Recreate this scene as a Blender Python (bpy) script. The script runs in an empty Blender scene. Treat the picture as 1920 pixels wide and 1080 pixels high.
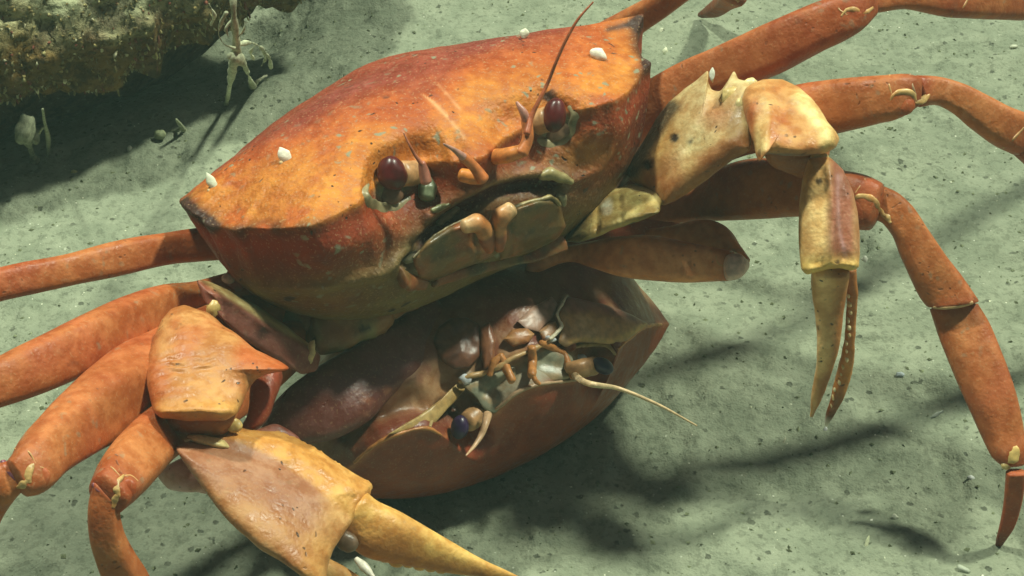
import bpy, math
import numpy as np
from mathutils import Vector, Matrix
from mathutils.bvhtree import BVHTree

# ------------------------------------------------------------------ camera, sky, lamps, exposure
SC = bpy.context.scene
COL = SC.collection
PITCH = math.radians(40.0)
HCAM = 41.0                                    # all measures in centimetres, scaled to metres by CM
CM = 0.01
KP = math.tan(math.radians(15)) / 960.0        # 30 degree lens

cam_d = bpy.data.cameras.new('camera')
cam_d.sensor_width = 36.0
cam_d.angle = math.radians(30)
cam_d.clip_start = 0.02
cam_d.clip_end = 200.0
cam = bpy.data.objects.new('camera', cam_d)
cam.location = (0, 0, HCAM * CM)
cam.rotation_euler = (math.radians(90) - PITCH, 0, 0)
COL.objects.link(cam)
SC.camera = cam

world = bpy.data.worlds.new('World')
SC.world = world
world.use_nodes = True
SUN_VEC = Vector((5.4, 2.6, 9.0)).normalized()      # from the ground towards the key light
wn = world.node_tree.nodes
sky = wn.new('ShaderNodeTexSky')
sky.sky_type = 'NISHITA'
sky.sun_disc = False
sky.sun_elevation = math.asin(SUN_VEC.z)
sky.sun_rotation = math.atan2(SUN_VEC.x, SUN_VEC.y)
sky.air_density = 0.5
sky.dust_density = 3.0
sky.ozone_density = 1.0
wn['Background'].inputs['Strength'].default_value = 0.022
world.node_tree.links.new(sky.outputs[0], wn['Background'].inputs['Color'])

sun_d = bpy.data.lights.new('sun', 'SUN')
sun_d.energy = 3.4
sun_d.angle = math.radians(5.0)
sun_d.color = (0.93, 1.0, 0.80)
sun = bpy.data.objects.new('sun', sun_d)
sun.rotation_euler = SUN_VEC.to_track_quat('Z', 'Y').to_euler()
sun.location = (0.4, 0.6, 1.2)
COL.objects.link(sun)

# the second lamp of the diving vehicle, on its boom above and beyond the animals, to the left
lamp_d = bpy.data.lights.new('vehicle_lamp', 'SPOT')
lamp_d.energy = 66.0
lamp_d.spot_size = math.radians(70)
lamp_d.spot_blend = 0.5
lamp_d.shadow_soft_size = 0.05
lamp_d.color = (0.93, 1.0, 0.82)
lamp = bpy.data.objects.new('vehicle_lamp', lamp_d)
lamp.location = (-0.40, 0.74, 1.25)
lamp.rotation_euler = (Vector(lamp.location) - Vector((0.0, 0.46, 0.04))).to_track_quat('Z', 'Y').to_euler()
COL.objects.link(lamp)

SC.cycles.max_bounces = 4
SC.cycles.diffuse_bounces = 2
SC.cycles.glossy_bounces = 2
SC.cycles.transmission_bounces = 0
SC.view_settings.view_transform = 'Standard'
SC.view_settings.look = 'None'
SC.view_settings.exposure = 0.0
SC.view_settings.gamma = 1.0

RNG = np.random.default_rng(11)

# ------------------------------------------------------------------ geometry helpers
CAM = np.array([0, 0, HCAM])
RIGHT = np.array([1.0, 0, 0])
UP = np.array([0, math.sin(PITCH), math.cos(PITCH)])
TOW = np.array([0, -math.cos(PITCH), math.sin(PITCH)])
SP, CP = math.sin(PITCH), math.cos(PITCH)
ZS = 1.15                                      # raises all heights so the large crab overhangs and shades the lower one


def depth_at(py, z):
    return (HCAM - z) / (SP - (540 - py) * KP * CP)


def P(px, py, z):
    """point of the place seen at pixel (px, py) of the photograph, z cm above the sea floor"""
    d = depth_at(py, z * ZS)
    return CAM + RIGHT * ((px - 960) * KP * d) + UP * ((540 - py) * KP * d) - TOW * d


def to_px(V):
    r = np.asarray(V) - CAM
    d = -(r @ TOW)
    return 960 + (r @ RIGHT) / d / KP, 540 - (r @ UP) / d / KP, d


def hexcol(s):
    c = np.array([int(s[i:i + 2], 16) / 255 for i in (0, 2, 4)])
    return np.where(c <= 0.04045, c / 12.92, ((c + 0.055) / 1.055) ** 2.4)


def _hash(ix, iy, iz, seed):
    h = (ix.astype(np.int64) * 374761393 + iy.astype(np.int64) * 668265263 + iz.astype(np.int64) * 2147483647 + seed * 974711) & 0xFFFFFFFF
    h = ((h ^ (h >> 13)) * 1274126177) & 0xFFFFFFFF
    h = ((h ^ (h >> 16)) * 2246822519) & 0xFFFFFFFF
    return ((h ^ (h >> 15)) & 0xFFFFFF) / float(0xFFFFFF)


def vnoise(V, size, seed=0):
    """value noise in -1..1 with features of about `size` cm"""
    q = np.asarray(V) / size
    i = np.floor(q).astype(np.int64)
    f = q - i
    f = f * f * f * (f * (f * 6 - 15) + 10)
    out = 0
    for dx in (0, 1):
        wx = f[..., 0] if dx else 1 - f[..., 0]
        for dy in (0, 1):
            wy = f[..., 1] if dy else 1 - f[..., 1]
            for dz in (0, 1):
                wz = f[..., 2] if dz else 1 - f[..., 2]
                out = out + wx * wy * wz * _hash(i[..., 0] + dx, i[..., 1] + dy, i[..., 2] + dz, seed)
    return out * 2 - 1


def fbm(V, size, octaves=4, seed=0):
    out, a = 0, 1.0
    for o in range(octaves):
        out = out + a * vnoise(V, size, seed + o * 17)
        size *= 0.5
        a *= 0.5
    return out / 1.6


def sstep(a, b, x):
    t = np.clip((x - a) / (b - a), 0, 1)
    return t * t * (3 - 2 * t)


def lerp(a, b, t):
    t = np.asarray(t)[..., None]
    return np.asarray(a) * (1 - t) + np.asarray(b) * t


def smooth_rows(A, n, ends=True):
    """Catmull-Rom through the rows of A, chord-length parameter on the first 5 columns"""
    A = np.asarray(A, float)
    if len(A) == 2:
        t = np.linspace(0, 1, n)[:, None]
        return A[:1] * (1 - t) + A[1:] * t
    dd = np.sqrt((np.diff(A[:, :4], axis=0) ** 2).sum(1)) + 1e-6
    T = np.concatenate([[0], np.cumsum(dd)])
    m = np.zeros_like(A)
    for i in range(len(A)):
        if i == 0:
            m[i] = (A[1] - A[0]) / dd[0]
        elif i == len(A) - 1:
            m[i] = (A[-1] - A[-2]) / dd[-1]
        else:
            s0, s1 = (A[i] - A[i - 1]) / dd[i - 1], (A[i + 1] - A[i]) / dd[i]
            m[i] = (s0 * dd[i] + s1 * dd[i - 1]) / (dd[i] + dd[i - 1])
    t = np.linspace(0, T[-1], n)
    k = np.clip(np.searchsorted(T, t, side='right') - 1, 0, len(A) - 2)
    hh = dd[k][:, None]
    u = ((t - T[k]) / dd[k])[:, None]
    return ((2 * u**3 - 3 * u**2 + 1) * A[k] + (u**3 - 2 * u**2 + u) * hh * m[k]
            + (-2 * u**3 + 3 * u**2) * A[k + 1] + (u**3 - u**2) * hh * m[k + 1])


class Geo:
    """vertices, faces and vertex colours of one mesh, in cm"""
    def __init__(self):
        self.V, self.F, self.C, self.n = [], [], [], 0

    def add(self, V, F, C):
        V = np.asarray(V, float).reshape(-1, 3)
        C = np.asarray(C, float)
        if C.ndim == 1:
            C = np.tile(C, (len(V), 1))
        self.V.append(V)
        self.C.append(C.reshape(-1, 3))
        self.F += [tuple(i + self.n for i in f) for f in F]
        self.n += len(V)
        return self

    def join(self, other):
        for V, C in zip(other.V, other.C):
            pass
        self.V += other.V
        self.C += other.C
        self.F += [tuple(i + self.n for i in f) for f in other.F]
        self.n += other.n
        return self

    def verts(self):
        return np.concatenate(self.V)

    def set_verts(self, V):
        self.V = [V]
        self.C = [np.concatenate(self.C)]

    def rough(self, amp, size, seed=0, octaves=3):
        """push the surface in and out by noise, along the vertex normals"""
        V = self.verts()
        N = normals(V, self.F)
        self.set_verts(V + N * (fbm(V, size, octaves, seed) * amp)[:, None])
        return self

    def build(self, name, material, parent=None, smooth=True):
        V = self.verts() * CM
        me = bpy.data.meshes.new(name)
        me.from_pydata(V.tolist(), [], self.F)
        me.update()
        ca = me.color_attributes.new('Col', 'FLOAT_COLOR', 'POINT')
        C = np.concatenate(self.C)
        rgba = np.concatenate([np.clip(C, 0, 1), np.ones((len(C), 1))], 1).astype(np.float32)
        ca.data.foreach_set('color', rgba.ravel())
        if smooth:
            me.polygons.foreach_set('use_smooth', [True] * len(me.polygons))
        me.materials.append(material)
        o = bpy.data.objects.new(name, me)
        COL.objects.link(o)
        if parent is not None:
            attach(o, parent)
        return o


def world_loc(o):
    v = Vector(o.location)
    while o.parent is not None:
        o = o.parent
    return v


ABS = {}


def attach(o, parent):
    o.parent = parent
    o.matrix_parent_inverse = Matrix.Translation(-Vector(ABS[parent.name]))


def empty(name, loc_cm, parent=None):
    e = bpy.data.objects.new(name, None)
    COL.objects.link(e)
    e.empty_display_size = 0.01
    loc = Vector(np.asarray(loc_cm) * CM)
    e.location = loc
    ABS[e.name] = loc
    if parent is not None:
        attach(e, parent)
    return e


def tag(o, label, cat, group=None):
    o['label'] = label
    o['category'] = cat
    if group:
        o['group'] = group
    return o


def normals(V, F):
    N = np.zeros_like(V)
    Q = [f for f in F if len(f) == 4]
    T = [f for f in F if len(f) == 3]
    for L in (Q, T):
        if not L:
            continue
        A = np.array(L)
        if A.shape[1] == 4:
            fn = np.cross(V[A[:, 2]] - V[A[:, 0]], V[A[:, 3]] - V[A[:, 1]])
        else:
            fn = np.cross(V[A[:, 1]] - V[A[:, 0]], V[A[:, 2]] - V[A[:, 0]])
        for j in range(A.shape[1]):
            np.add.at(N, A[:, j], fn)
    return N / (np.linalg.norm(N, axis=1)[:, None] + 1e-12)


def grid_faces(nr, ns, wrap=True, flip=False):
    F = []
    m = ns if wrap else ns - 1
    for i in range(nr - 1):
        for j in range(m):
            a, b = i * ns + j, i * ns + (j + 1) % ns
            q = (a, b, b + ns, a + ns)
            F.append(q[::-1] if flip else q)
    return F


def loft(st, col, nr=48, ns=28, n=2.2, b=0.9, cap=(0.5, 0.5), mod=None, seed=0):
    """A limb segment through stations (Lx, Ly, Rx, Ry, z[, b]): the two outline points of the photograph and the height of
    the axis above the floor; the depth of the section is b times its width.  col: one colour, [(u, colour)...] or f(u, phi, V)."""
    st = [tuple(s) + ((b,) if len(s) == 5 else ()) for s in st]
    R = smooth_rows(st, nr)
    mid = (R[:, 0:2] + R[:, 2:4]) / 2
    Cn = np.array([P(m[0], m[1], r[4]) for m, r in zip(mid, R)])
    _, _, d = to_px(Cn)
    dv = (R[:, 2:4] - R[:, 0:2]) / 2
    half = np.sqrt((dv ** 2).sum(1))
    a = half * KP * d
    dv = dv / (half[:, None] + 1e-9)
    S = RIGHT * dv[:, :1] - UP * dv[:, 1:]
    T = np.gradient(Cn, axis=0)
    T /= np.linalg.norm(T, axis=1)[:, None] + 1e-9
    B = np.cross(S, T)
    B /= np.linalg.norm(B, axis=1)[:, None] + 1e-9
    B *= np.where((B @ TOW) < 0, -1, 1)[:, None]
    bb = R[:, 5]
    # rounded ends
    rows = []
    nc = 7
    for e in (0, 1):
        if cap[e] <= 0:
            rows.append([])
            continue
        k = 0 if e == 0 else -1
        sgn = -1 if e == 0 else 1
        rr = []
        for j in range(1, nc + 1):
            w = j / nc * math.pi / 2
            rr.append((Cn[k] + T[k] * sgn * math.sin(w) * cap[e] * a[k], max(math.cos(w), 0.02) * a[k], S[k], B[k], bb[k], 0.0 if e == 0 else 1.0))
        rows.append(rr[::-1] if e == 0 else rr)
    body = [(Cn[i], a[i], S[i], B[i], bb[i], i / (nr - 1)) for i in range(nr)]
    allr = rows[0] + body + rows[1]
    phi = np.arange(ns) / ns * 2 * math.pi
    cs = np.sign(np.cos(phi)) * np.abs(np.cos(phi)) ** (2 / n)
    sn = np.sign(np.sin(phi)) * np.abs(np.sin(phi)) ** (2 / n)
    V, Us = [], []
    for c, aa, s, bv, bq, u in allr:
        m = np.ones(ns) if mod is None else mod(u, phi)
        V.append(c + s * (aa * cs * m)[:, None] + bv * (aa * bq * sn * m)[:, None])
        Us.append(np.full(ns, u))
    V = np.array(V).reshape(-1, 3)
    U = np.array(Us).reshape(-1)
    PH = np.tile(phi, len(allr))
    F = grid_faces(len(allr), ns)
    F.append(tuple(range(ns))[::-1])
    last = (len(allr) - 1) * ns
    F.append(tuple(last + i for i in range(ns)))
    # outward winding
    N = normals(V, F[:-2])
    ctr = np.repeat(np.array([r[0] for r in allr]), ns, 0)
    if ((V - ctr) * N).sum() < 0:
        F = [f[::-1] for f in F]
    if callable(col):
        C = col(U, PH, V)
    elif isinstance(col, list):
        us = np.array([c[0] for c in col])
        cc = np.array([c[1] for c in col])
        C = np.stack([np.interp(U, us, cc[:, k]) for k in range(3)], 1)
    else:
        C = np.tile(np.asarray(col, float), (len(V), 1))
    return Geo().add(V, F, C)


def tube(pts, rad, col, nr=30, ns=12, cap=(0.6, 0.6), b=1.0, n=2.0):
    """a round strand through (px, py, z) points with radii in photograph pixels"""
    pts = np.asarray(pts, float)
    rad = np.broadcast_to(np.asarray(rad, float), (len(pts),))
    t = np.gradient(pts[:, :2], axis=0)
    t /= np.linalg.norm(t, axis=1)[:, None] + 1e-9
    nn = np.stack([-t[:, 1], t[:, 0]], 1)
    st = [(p[0] - q[0] * r, p[1] - q[1] * r, p[0] + q[0] * r, p[1] + q[1] * r, p[2]) for p, q, r in zip(pts, nn, rad)]
    return loft(st, col, nr, ns, n, b, cap)


def blob(px, py, z, rx, ry, col, rot=0.0, rd=1.0, nr=14, ns=20, noise=0.0, seed=0):
    """an ellipsoid seen at pixel (px, py), half sizes in photograph pixels, rd its depth as a share of rx"""
    c = P(px, py, z)
    s = to_px(c)[2] * KP
    ca, sa = math.cos(rot), math.sin(rot)
    X = RIGHT * ca - UP * sa
    Y = RIGHT * sa + UP * ca
    th = np.linspace(0, math.pi, nr)
    ph = np.arange(ns) / ns * 2 * math.pi
    V = []
    for t in th:
        V.append(c + (X[None] * (rx * s * np.sin(t) * np.cos(ph))[:, None] + TOW[None] * (rd * rx * s * np.sin(t) * np.sin(ph))[:, None]
                      + Y[None] * (ry * s * math.cos(t))))
    V = np.array(V).reshape(-1, 3)
    F = grid_faces(nr, ns, flip=True)
    N = normals(V, F)
    if ((V - c) * N).sum() < 0:
        F = [f[::-1] for f in F]
    if noise:
        V = c + (V - c) * (1 + noise * fbm(V, rx * s * 0.8, 3, seed))[:, None]
    return Geo().add(V, F, col)


def zs(bvh, px, py, off=0.0, default=6.0):
    """height above the floor of the surface seen at (px, py), lifted `off` cm towards the viewer"""
    d0 = P(px, py, 0.0) - CAM
    d0 = d0 / np.linalg.norm(d0)
    hit = bvh.ray_cast(Vector(CAM), Vector(d0))
    if hit[0] is None:
        return default
    p = np.array(hit[0]) - d0 * off
    return p[2] / ZS


def seg_dist(px, py, poly):
    """pixel distance to a polyline"""
    best = np.full(px.shape, 1e9)
    for (x0, y0), (x1, y1) in zip(poly[:-1], poly[1:]):
        dx, dy = x1 - x0, y1 - y0
        t = np.clip(((px - x0) * dx + (py - y0) * dy) / (dx * dx + dy * dy + 1e-9), 0, 1)
        best = np.minimum(best, np.hypot(px - x0 - t * dx, py - y0 - t * dy))
    return best


def bvh_of(g):
    return BVHTree.FromPolygons(g.verts().tolist(), g.F)


def pillow(outline, zf, front, back, col, p=4.0, centre=None, N=180, nr=26, relief=(), dent=0.0, seed=0, rough=.03):
    """A plate-like shell piece: traced outline, swelling `front` cm towards the viewer and `back` cm behind.
    zf(px, py): height of its mid plane above the floor; relief: (polyline, height cm, width px) ridges and grooves."""
    A = np.asarray(outline, float)
    A = np.vstack([A, A[:1]])
    dd = np.concatenate([[0], np.cumsum(np.hypot(*np.diff(A, axis=0).T))])
    t = np.linspace(0, dd[-1], N, endpoint=False)
    O = np.stack([np.interp(t, dd, A[:, k]) for k in (0, 1)], 1)
    O = .5 * O + .25 * (np.roll(O, 1, 0) + np.roll(O, -1, 0))
    c = O.mean(0) if centre is None else np.asarray(centre, float)
    ss = 1 - (1 - np.linspace(0, 1, nr)) ** 1.7                   # 0 centre .. 1 rim
    rows, S = [], []
    for sgn, T in ((1, front), (-1, back)):
        seq = ss if sgn > 0 else ss[:-1][::-1]
        for s in seq:
            q = c + (O - c) * max(s, .004)
            hh = T * (1 - s ** p) ** .5
            B = np.array([P(a, b, zf(a, b)) for a, b in q])
            rows.append(B + TOW * (sgn * hh))
            S.append(np.full(N, sgn * 1.0))
    V = np.concatenate(rows)
    S = np.concatenate(S)
    F = grid_faces(len(rows), N)
    F.append(tuple(range(N))[::-1])
    F.append(tuple((len(rows) - 1) * N + i for i in range(N)))
    Nn = normals(V, F[:-2])
    if ((V - V.mean(0)) * Nn).sum() < 0:
        F = [f[::-1] for f in F]
    a, b, _ = to_px(V)
    for poly, hgt, wid in relief:
        V = V + TOW * (np.where(S > 0, 1, 0) * hgt * np.exp(-(seg_dist(a, b, poly) / wid) ** 2))[:, None]
    g = Geo().add(V, F, col(None, None, V))
    if rough:
        g.rough(rough, 1.3, seed, 3)
    return g


# ------------------------------------------------------------------ materials
def nodes_of(name):
    m = bpy.data.materials.new(name)
    m.use_nodes = True
    nt = m.node_tree
    return m, nt, nt.nodes, nt.links, nt.nodes['Principled BSDF']


def mixc(nt, mode, fac, a, b):
    n = nt.nodes.new('ShaderNodeMix')
    n.data_type = 'RGBA'
    n.blend_type = mode
    for sock, v in ((n.inputs[0], fac), (n.inputs[6], a), (n.inputs[7], b)):
        if hasattr(v, 'is_linked') or hasattr(v, 'links'):
            nt.links.new(v, sock)
        elif isinstance(v, (int, float)):
            sock.default_value = v
        else:
            sock.default_value = (*v, 1)
    return n.outputs[2]


def ramp(nt, src, p0, p1, v0=0.0, v1=1.0):
    n = nt.nodes.new('ShaderNodeMapRange')
    n.interpolation_type = 'SMOOTHSTEP'
    nt.links.new(src, n.inputs[0])
    for k, v in zip((1, 2, 3, 4), (p0, p1, v0, v1)):
        n.inputs[k].default_value = v
    return n.outputs[0]


def tex(nt, co, kind, scale, detail=3.0, rough=0.55):
    n = nt.nodes.new('ShaderNodeTexNoise' if kind == 'noise' else 'ShaderNodeTexVoronoi')
    n.inputs['Scale'].default_value = scale
    if kind == 'noise':
        n.inputs['Detail'].default_value = detail
        n.inputs['Roughness'].default_value = rough
    nt.links.new(co, n.inputs['Vector'])
    return n.outputs[0]


def math_n(nt, op, a, b):
    n = nt.nodes.new('ShaderNodeMath')
    n.operation = op
    for s, v in zip(n.inputs, (a, b)):
        if isinstance(v, (int, float)):
            s.default_value = v
        else:
            nt.links.new(v, s)
    return n.outputs[0]


def shell_material(name, rough=0.5, spots=1.0, silt=0.6, bump=0.5, granule=260.0, spec=0.35, pale=.22):
    """crab shell: vertex colour mottled by noise, dark pits, grey-green silt specks, fine granules"""
    m, nt, N, L, bs = nodes_of(name)
    at = N.new('ShaderNodeAttribute')
    at.attribute_name = 'Col'
    tc = N.new('ShaderNodeTexCoord')
    co = tc.outputs['Object']
    n1 = tex(nt, co, 'noise', 70, 2)
    n2 = tex(nt, co, 'noise', 330, 2)
    n3 = tex(nt, co, 'noise', 1400, 1)
    dn = N.new('ShaderNodeTexNoise')
    dn.inputs['Scale'].default_value = 160
    dn.inputs['Detail'].default_value = 1
    L.new(co, dn.inputs['Vector'])
    vm = N.new('ShaderNodeVectorMath')
    vm.operation = 'MULTIPLY_ADD'
    L.new(dn.outputs['Color'], vm.inputs[0])
    vm.inputs[1].default_value = (.008, .008, .008)
    L.new(co, vm.inputs[2])
    cd = vm.outputs[0]
    c = mixc(nt, 'MULTIPLY', 1.0, at.outputs['Color'], (1, 1, 1))
    g1 = N.new('ShaderNodeCombineColor')
    L.new(ramp(nt, n1, 0.3, 0.7, 0.86, 1.12), g1.inputs[0])
    L.new(ramp(nt, n1, 0.3, 0.7, 0.74, 1.2), g1.inputs[1])
    L.new(ramp(nt, n1, 0.3, 0.7, 0.66, 1.3), g1.inputs[2])
    c = mixc(nt, 'MULTIPLY', 1.0, c, g1.outputs[0])
    g2 = N.new('ShaderNodeCombineColor')
    for k, (a, b) in enumerate(((0.88, 1.1), (0.8, 1.16), (0.76, 1.24))):
        L.new(ramp(nt, n2, 0.34, 0.68, a, b), g2.inputs[k])
    c = mixc(nt, 'MULTIPLY', 1.0, c, g2.outputs[0])
    # pale grains
    pal = ramp(nt, n3, 0.60, 0.72, 0.0, pale)
    c = mixc(nt, 'MIX', pal, c, (0.52, 0.34, 0.17))
    # silt specks
    vs = tex(nt, cd, 'voronoi', 230)
    sm = math_n(nt, 'MULTIPLY', ramp(nt, math_n(nt, 'ADD', vs, math_n(nt, 'MULTIPLY', n3, .25)), 0.24, 0.40, 1.0, 0.0), ramp(nt, tex(nt, co, 'noise', 45, 1), 0.44, 0.60))
    c = mixc(nt, 'MIX', math_n(nt, 'MULTIPLY', sm, silt), c, (0.25, 0.25, 0.16))
    # dark pits
    vd = tex(nt, cd, 'voronoi', 330)
    dm = math_n(nt, 'MULTIPLY', ramp(nt, vd, 0.10, 0.20, 1.0, 0.0), ramp(nt, tex(nt, co, 'noise', 60, 2), 0.53, 0.62))
    c = mixc(nt, 'MIX', math_n(nt, 'MULTIPLY', dm, spots), c, (0.035, 0.02, 0.014))
    vb = tex(nt, cd, 'voronoi', 75)
    db = math_n(nt, 'MULTIPLY', ramp(nt, math_n(nt, 'ADD', vb, math_n(nt, 'MULTIPLY', n2, 0.22)), 0.19, 0.28, 1.0, 0.0),
                ramp(nt, tex(nt, co, 'noise', 30, 1), 0.56, 0.64))
    c = mixc(nt, 'MIX', math_n(nt, 'MULTIPLY', db, spots * 0.9), c, (0.03, 0.018, 0.016))
    L.new(c, bs.inputs['Base Color'])
    L.new(ramp(nt, n2, 0.3, 0.7, rough - 0.1, rough + 0.14), bs.inputs['Roughness'])
    bs.inputs['Specular IOR Level'].default_value = spec
    vg = tex(nt, co, 'voronoi', granule * 3)
    hgt = math_n(nt, 'ADD', math_n(nt, 'MULTIPLY', vg, -0.5), math_n(nt, 'ADD', n2, math_n(nt, 'MULTIPLY', n3, 0.5)))
    hgt = math_n(nt, 'SUBTRACT', hgt, math_n(nt, 'MULTIPLY', dm, 0.8))
    bp = N.new('ShaderNodeBump')
    bp.inputs['Strength'].default_value = bump
    bp.inputs['Distance'].default_value = 0.0004
    L.new(hgt, bp.inputs['Height'])
    L.new(bp.outputs[0], bs.inputs['Normal'])
    return m


def plain_material(name, rough=0.4, spec=0.5, var=0.25, bump=0.25, scale=500.0, sss=0.0, coat=0.0):
    m, nt, N, L, bs = nodes_of(name)
    at = N.new('ShaderNodeAttribute')
    at.attribute_name = 'Col'
    co = N.new('ShaderNodeTexCoord').outputs['Object']
    n1 = tex(nt, co, 'noise', scale, 4)
    g = N.new('ShaderNodeCombineColor')
    v = ramp(nt, n1, 0.3, 0.7, 1 - var, 1 + var)
    for k in range(3):
        L.new(v, g.inputs[k])
    L.new(mixc(nt, 'MULTIPLY', 1.0, at.outputs['Color'], g.outputs[0]), bs.inputs['Base Color'])
    bs.inputs['Roughness'].default_value = rough
    bs.inputs['Specular IOR Level'].default_value = spec
    bs.inputs['Coat Weight'].default_value = coat
    bp = N.new('ShaderNodeBump')
    bp.inputs['Strength'].default_value = bump
    bp.inputs['Distance'].default_value = 0.0005
    L.new(n1, bp.inputs['Height'])
    L.new(bp.outputs[0], bs.inputs['Normal'])
    return m


def floor_material():
    m, nt, N, L, bs = nodes_of('silt')
    co = N.new('ShaderNodeTexCoord').outputs['Object']
    n0 = tex(nt, co, 'noise', 9, 2)
    n1 = tex(nt, co, 'noise', 60, 3, 0.65)
    n2 = tex(nt, co, 'noise', 420, 2, 0.7)
    n3 = tex(nt, co, 'noise', 1500, 2)
    c = mixc(nt, 'MIX', ramp(nt, n1, 0.3, 0.72), (0.200, 0.228, 0.158), (0.290, 0.320, 0.226))
    c = mixc(nt, 'MULTIPLY', ramp(nt, n0, 0.35, 0.7, 0.0, 0.2), c, (0.84, 0.82, 0.74))
    c = mixc(nt, 'MULTIPLY', ramp(nt, n2, 0.36, 0.5, 0.4, 0.0), c, (0.42, 0.42, 0.40))
    c = mixc(nt, 'MIX', ramp(nt, n3, 0.60, 0.74, 0.0, 0.45), c, (0.36, 0.40, 0.28))
    vd = tex(nt, co, 'voronoi', 190)
    dk = math_n(nt, 'MULTIPLY', ramp(nt, math_n(nt, 'ADD', vd, math_n(nt, 'MULTIPLY', n2, 0.5)), 0.36, 0.46, 1.0, 0.0), ramp(nt, n1, 0.42, 0.6))
    c = mixc(nt, 'MIX', math_n(nt, 'MULTIPLY', dk, 0.75), c, (0.055, 0.062, 0.042))
    vw = tex(nt, co, 'voronoi', 420)
    wh = math_n(nt, 'MULTIPLY', ramp(nt, vw, 0.09, 0.16, 1.0, 0.0), ramp(nt, tex(nt, co, 'noise', 240, 1), 0.60, 0.68))
    c = mixc(nt, 'MIX', math_n(nt, 'MULTIPLY', wh, 0.7), c, (0.6, 0.64, 0.5))
    L.new(c, bs.inputs['Base Color'])
    bs.inputs['Roughness'].default_value = 0.9
    bs.inputs['Specular IOR Level'].default_value = 0.15
    hgt = math_n(nt, 'ADD', math_n(nt, 'MULTIPLY', n2, 1.2), math_n(nt, 'MULTIPLY', n3, 0.4))
    hgt = math_n(nt, 'SUBTRACT', hgt, math_n(nt, 'MULTIPLY', dk, 0.7))
    bp = N.new('ShaderNodeBump')
    bp.inputs['Strength'].default_value = 0.6
    bp.inputs['Distance'].default_value = 0.0010
    L.new(hgt, bp.inputs['Height'])
    L.new(bp.outputs[0], bs.inputs['Normal'])
    return m


def rock_material():
    m, nt, N, L, bs = nodes_of('encrusted_rock')
    at = N.new('ShaderNodeAttribute')
    at.attribute_name = 'Col'
    co = N.new('ShaderNodeTexCoord').outputs['Object']
    n1 = tex(nt, co, 'noise', 55, 6, 0.7)
    n2 = tex(nt, co, 'noise', 260, 5, 0.7)
    c = mixc(nt, 'MULTIPLY', 1.0, at.outputs['Color'], (1, 1, 1))
    c = mixc(nt, 'MIX', ramp(nt, n1, 0.54, 0.64, 0.0, 0.35), c, (0.16, 0.115, 0.045))
    c = mixc(nt, 'MIX', ramp(nt, n1, 0.46, 0.40, 0.0, 0.4), c, (0.10, 0.040, 0.030))
    c = mixc(nt, 'MULTIPLY', ramp(nt, n2, 0.55, 0.38, 0.0, 0.85), c, (0.25, 0.26, 0.22))
    c = mixc(nt, 'MIX', ramp(nt, n2, 0.62, 0.70, 0.0, 0.5), c, (0.34, 0.33, 0.22))
    L.new(c, bs.inputs['Base Color'])
    bs.inputs['Roughness'].default_value = 0.9
    bs.inputs['Specular IOR Level'].default_value = 0.15
    bp = N.new('ShaderNodeBump')
    bp.inputs['Strength'].default_value = 1.0
    bp.inputs['Distance'].default_value = 0.003
    L.new(math_n(nt, 'ADD', n1, math_n(nt, 'MULTIPLY', n2, 0.6)), bp.inputs['Height'])
    L.new(bp.outputs[0], bs.inputs['Normal'])
    return m


M_SHELL = shell_material('crab_shell', rough=0.58, spots=1.0, silt=0.9, bump=0.8, pale=.4)
M_LEG = shell_material('leg_shell', rough=0.5, spots=0.5, silt=0.35, bump=0.4)
M_CLAW = shell_material('claw_shell', rough=0.45, spots=0.9, silt=0.15, bump=0.45)
M_DARKSHELL = shell_material('lower_shell', rough=0.4, spots=0.12, silt=0.0, bump=0.3, spec=0.45)
M_SOFT = plain_material('soft_membrane', rough=0.38, spec=0.5, var=0.22, bump=0.3, sss=0.2)
M_EYE = plain_material('eye_cornea', rough=0.33, spec=0.45, var=0.45, bump=0.1, scale=220)
M_SLIT = plain_material('mouth_lining', rough=0.6, spec=0.3, var=0.3, bump=0.5)
M_SHELLBIT = plain_material('white_shell', rough=0.5, spec=0.4, var=0.15, bump=0.4)
M_FLOOR = floor_material()
M_ROCK = rock_material()
M_GROWTH = plain_material('growth', rough=0.8, spec=0.2, var=0.35, bump=0.6, scale=700)

ORANGE = hexcol('aa552a')
ORANGE2 = hexcol('b66c38')
RED = hexcol('a94a26')
DEEP = hexcol('8f3a1e')
YELLOW = hexcol('e0a049')
PALE = hexcol('e8c88a')
CREAM = hexcol('efe0b0')
KHAKI = hexcol('8d7440')
DARK = hexcol('2a1512')
LILAC = hexcol('a87258')

# ------------------------------------------------------------------ sea floor
def floor_height(X, Y):
    Q = np.stack([X, Y, np.zeros_like(X)], -1)
    w = sstep(220, 60, np.abs(X)) * sstep(260, 80, np.abs(Y - 50))
    z = 0.35 * vnoise(Q, 14, 3) + 0.16 * vnoise(Q, 5, 5) + 0.10 * vnoise(Q, 2.1, 8) + 0.075 * vnoise(Q, 0.9, 9) + 0.038 * vnoise(Q, 0.42, 10)
    z = z + 0.022 * vnoise(Q, 0.22, 12)
    pit = sstep(0.55, 0.8, vnoise(Q, 1.1, 31)) * 0.14
    lump = sstep(0.5, 0.85, vnoise(Q, 0.7, 37)) * 0.10
    # hollow under the boulder, floor sunk to deepen the shade there
    t = np.clip(((X + 27) * 15 + (Y - 59.5) * 8.5) / (15 ** 2 + 8.5 ** 2), 0, 1)
    dl = np.hypot(X + 27 - 15 * t, Y - 59.5 - 8.5 * t)
    return (z - pit + lump) * (0.25 + 0.75 * w) - 0.12 - 3.2 * np.exp(-(dl / 4.2) ** 2)


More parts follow.
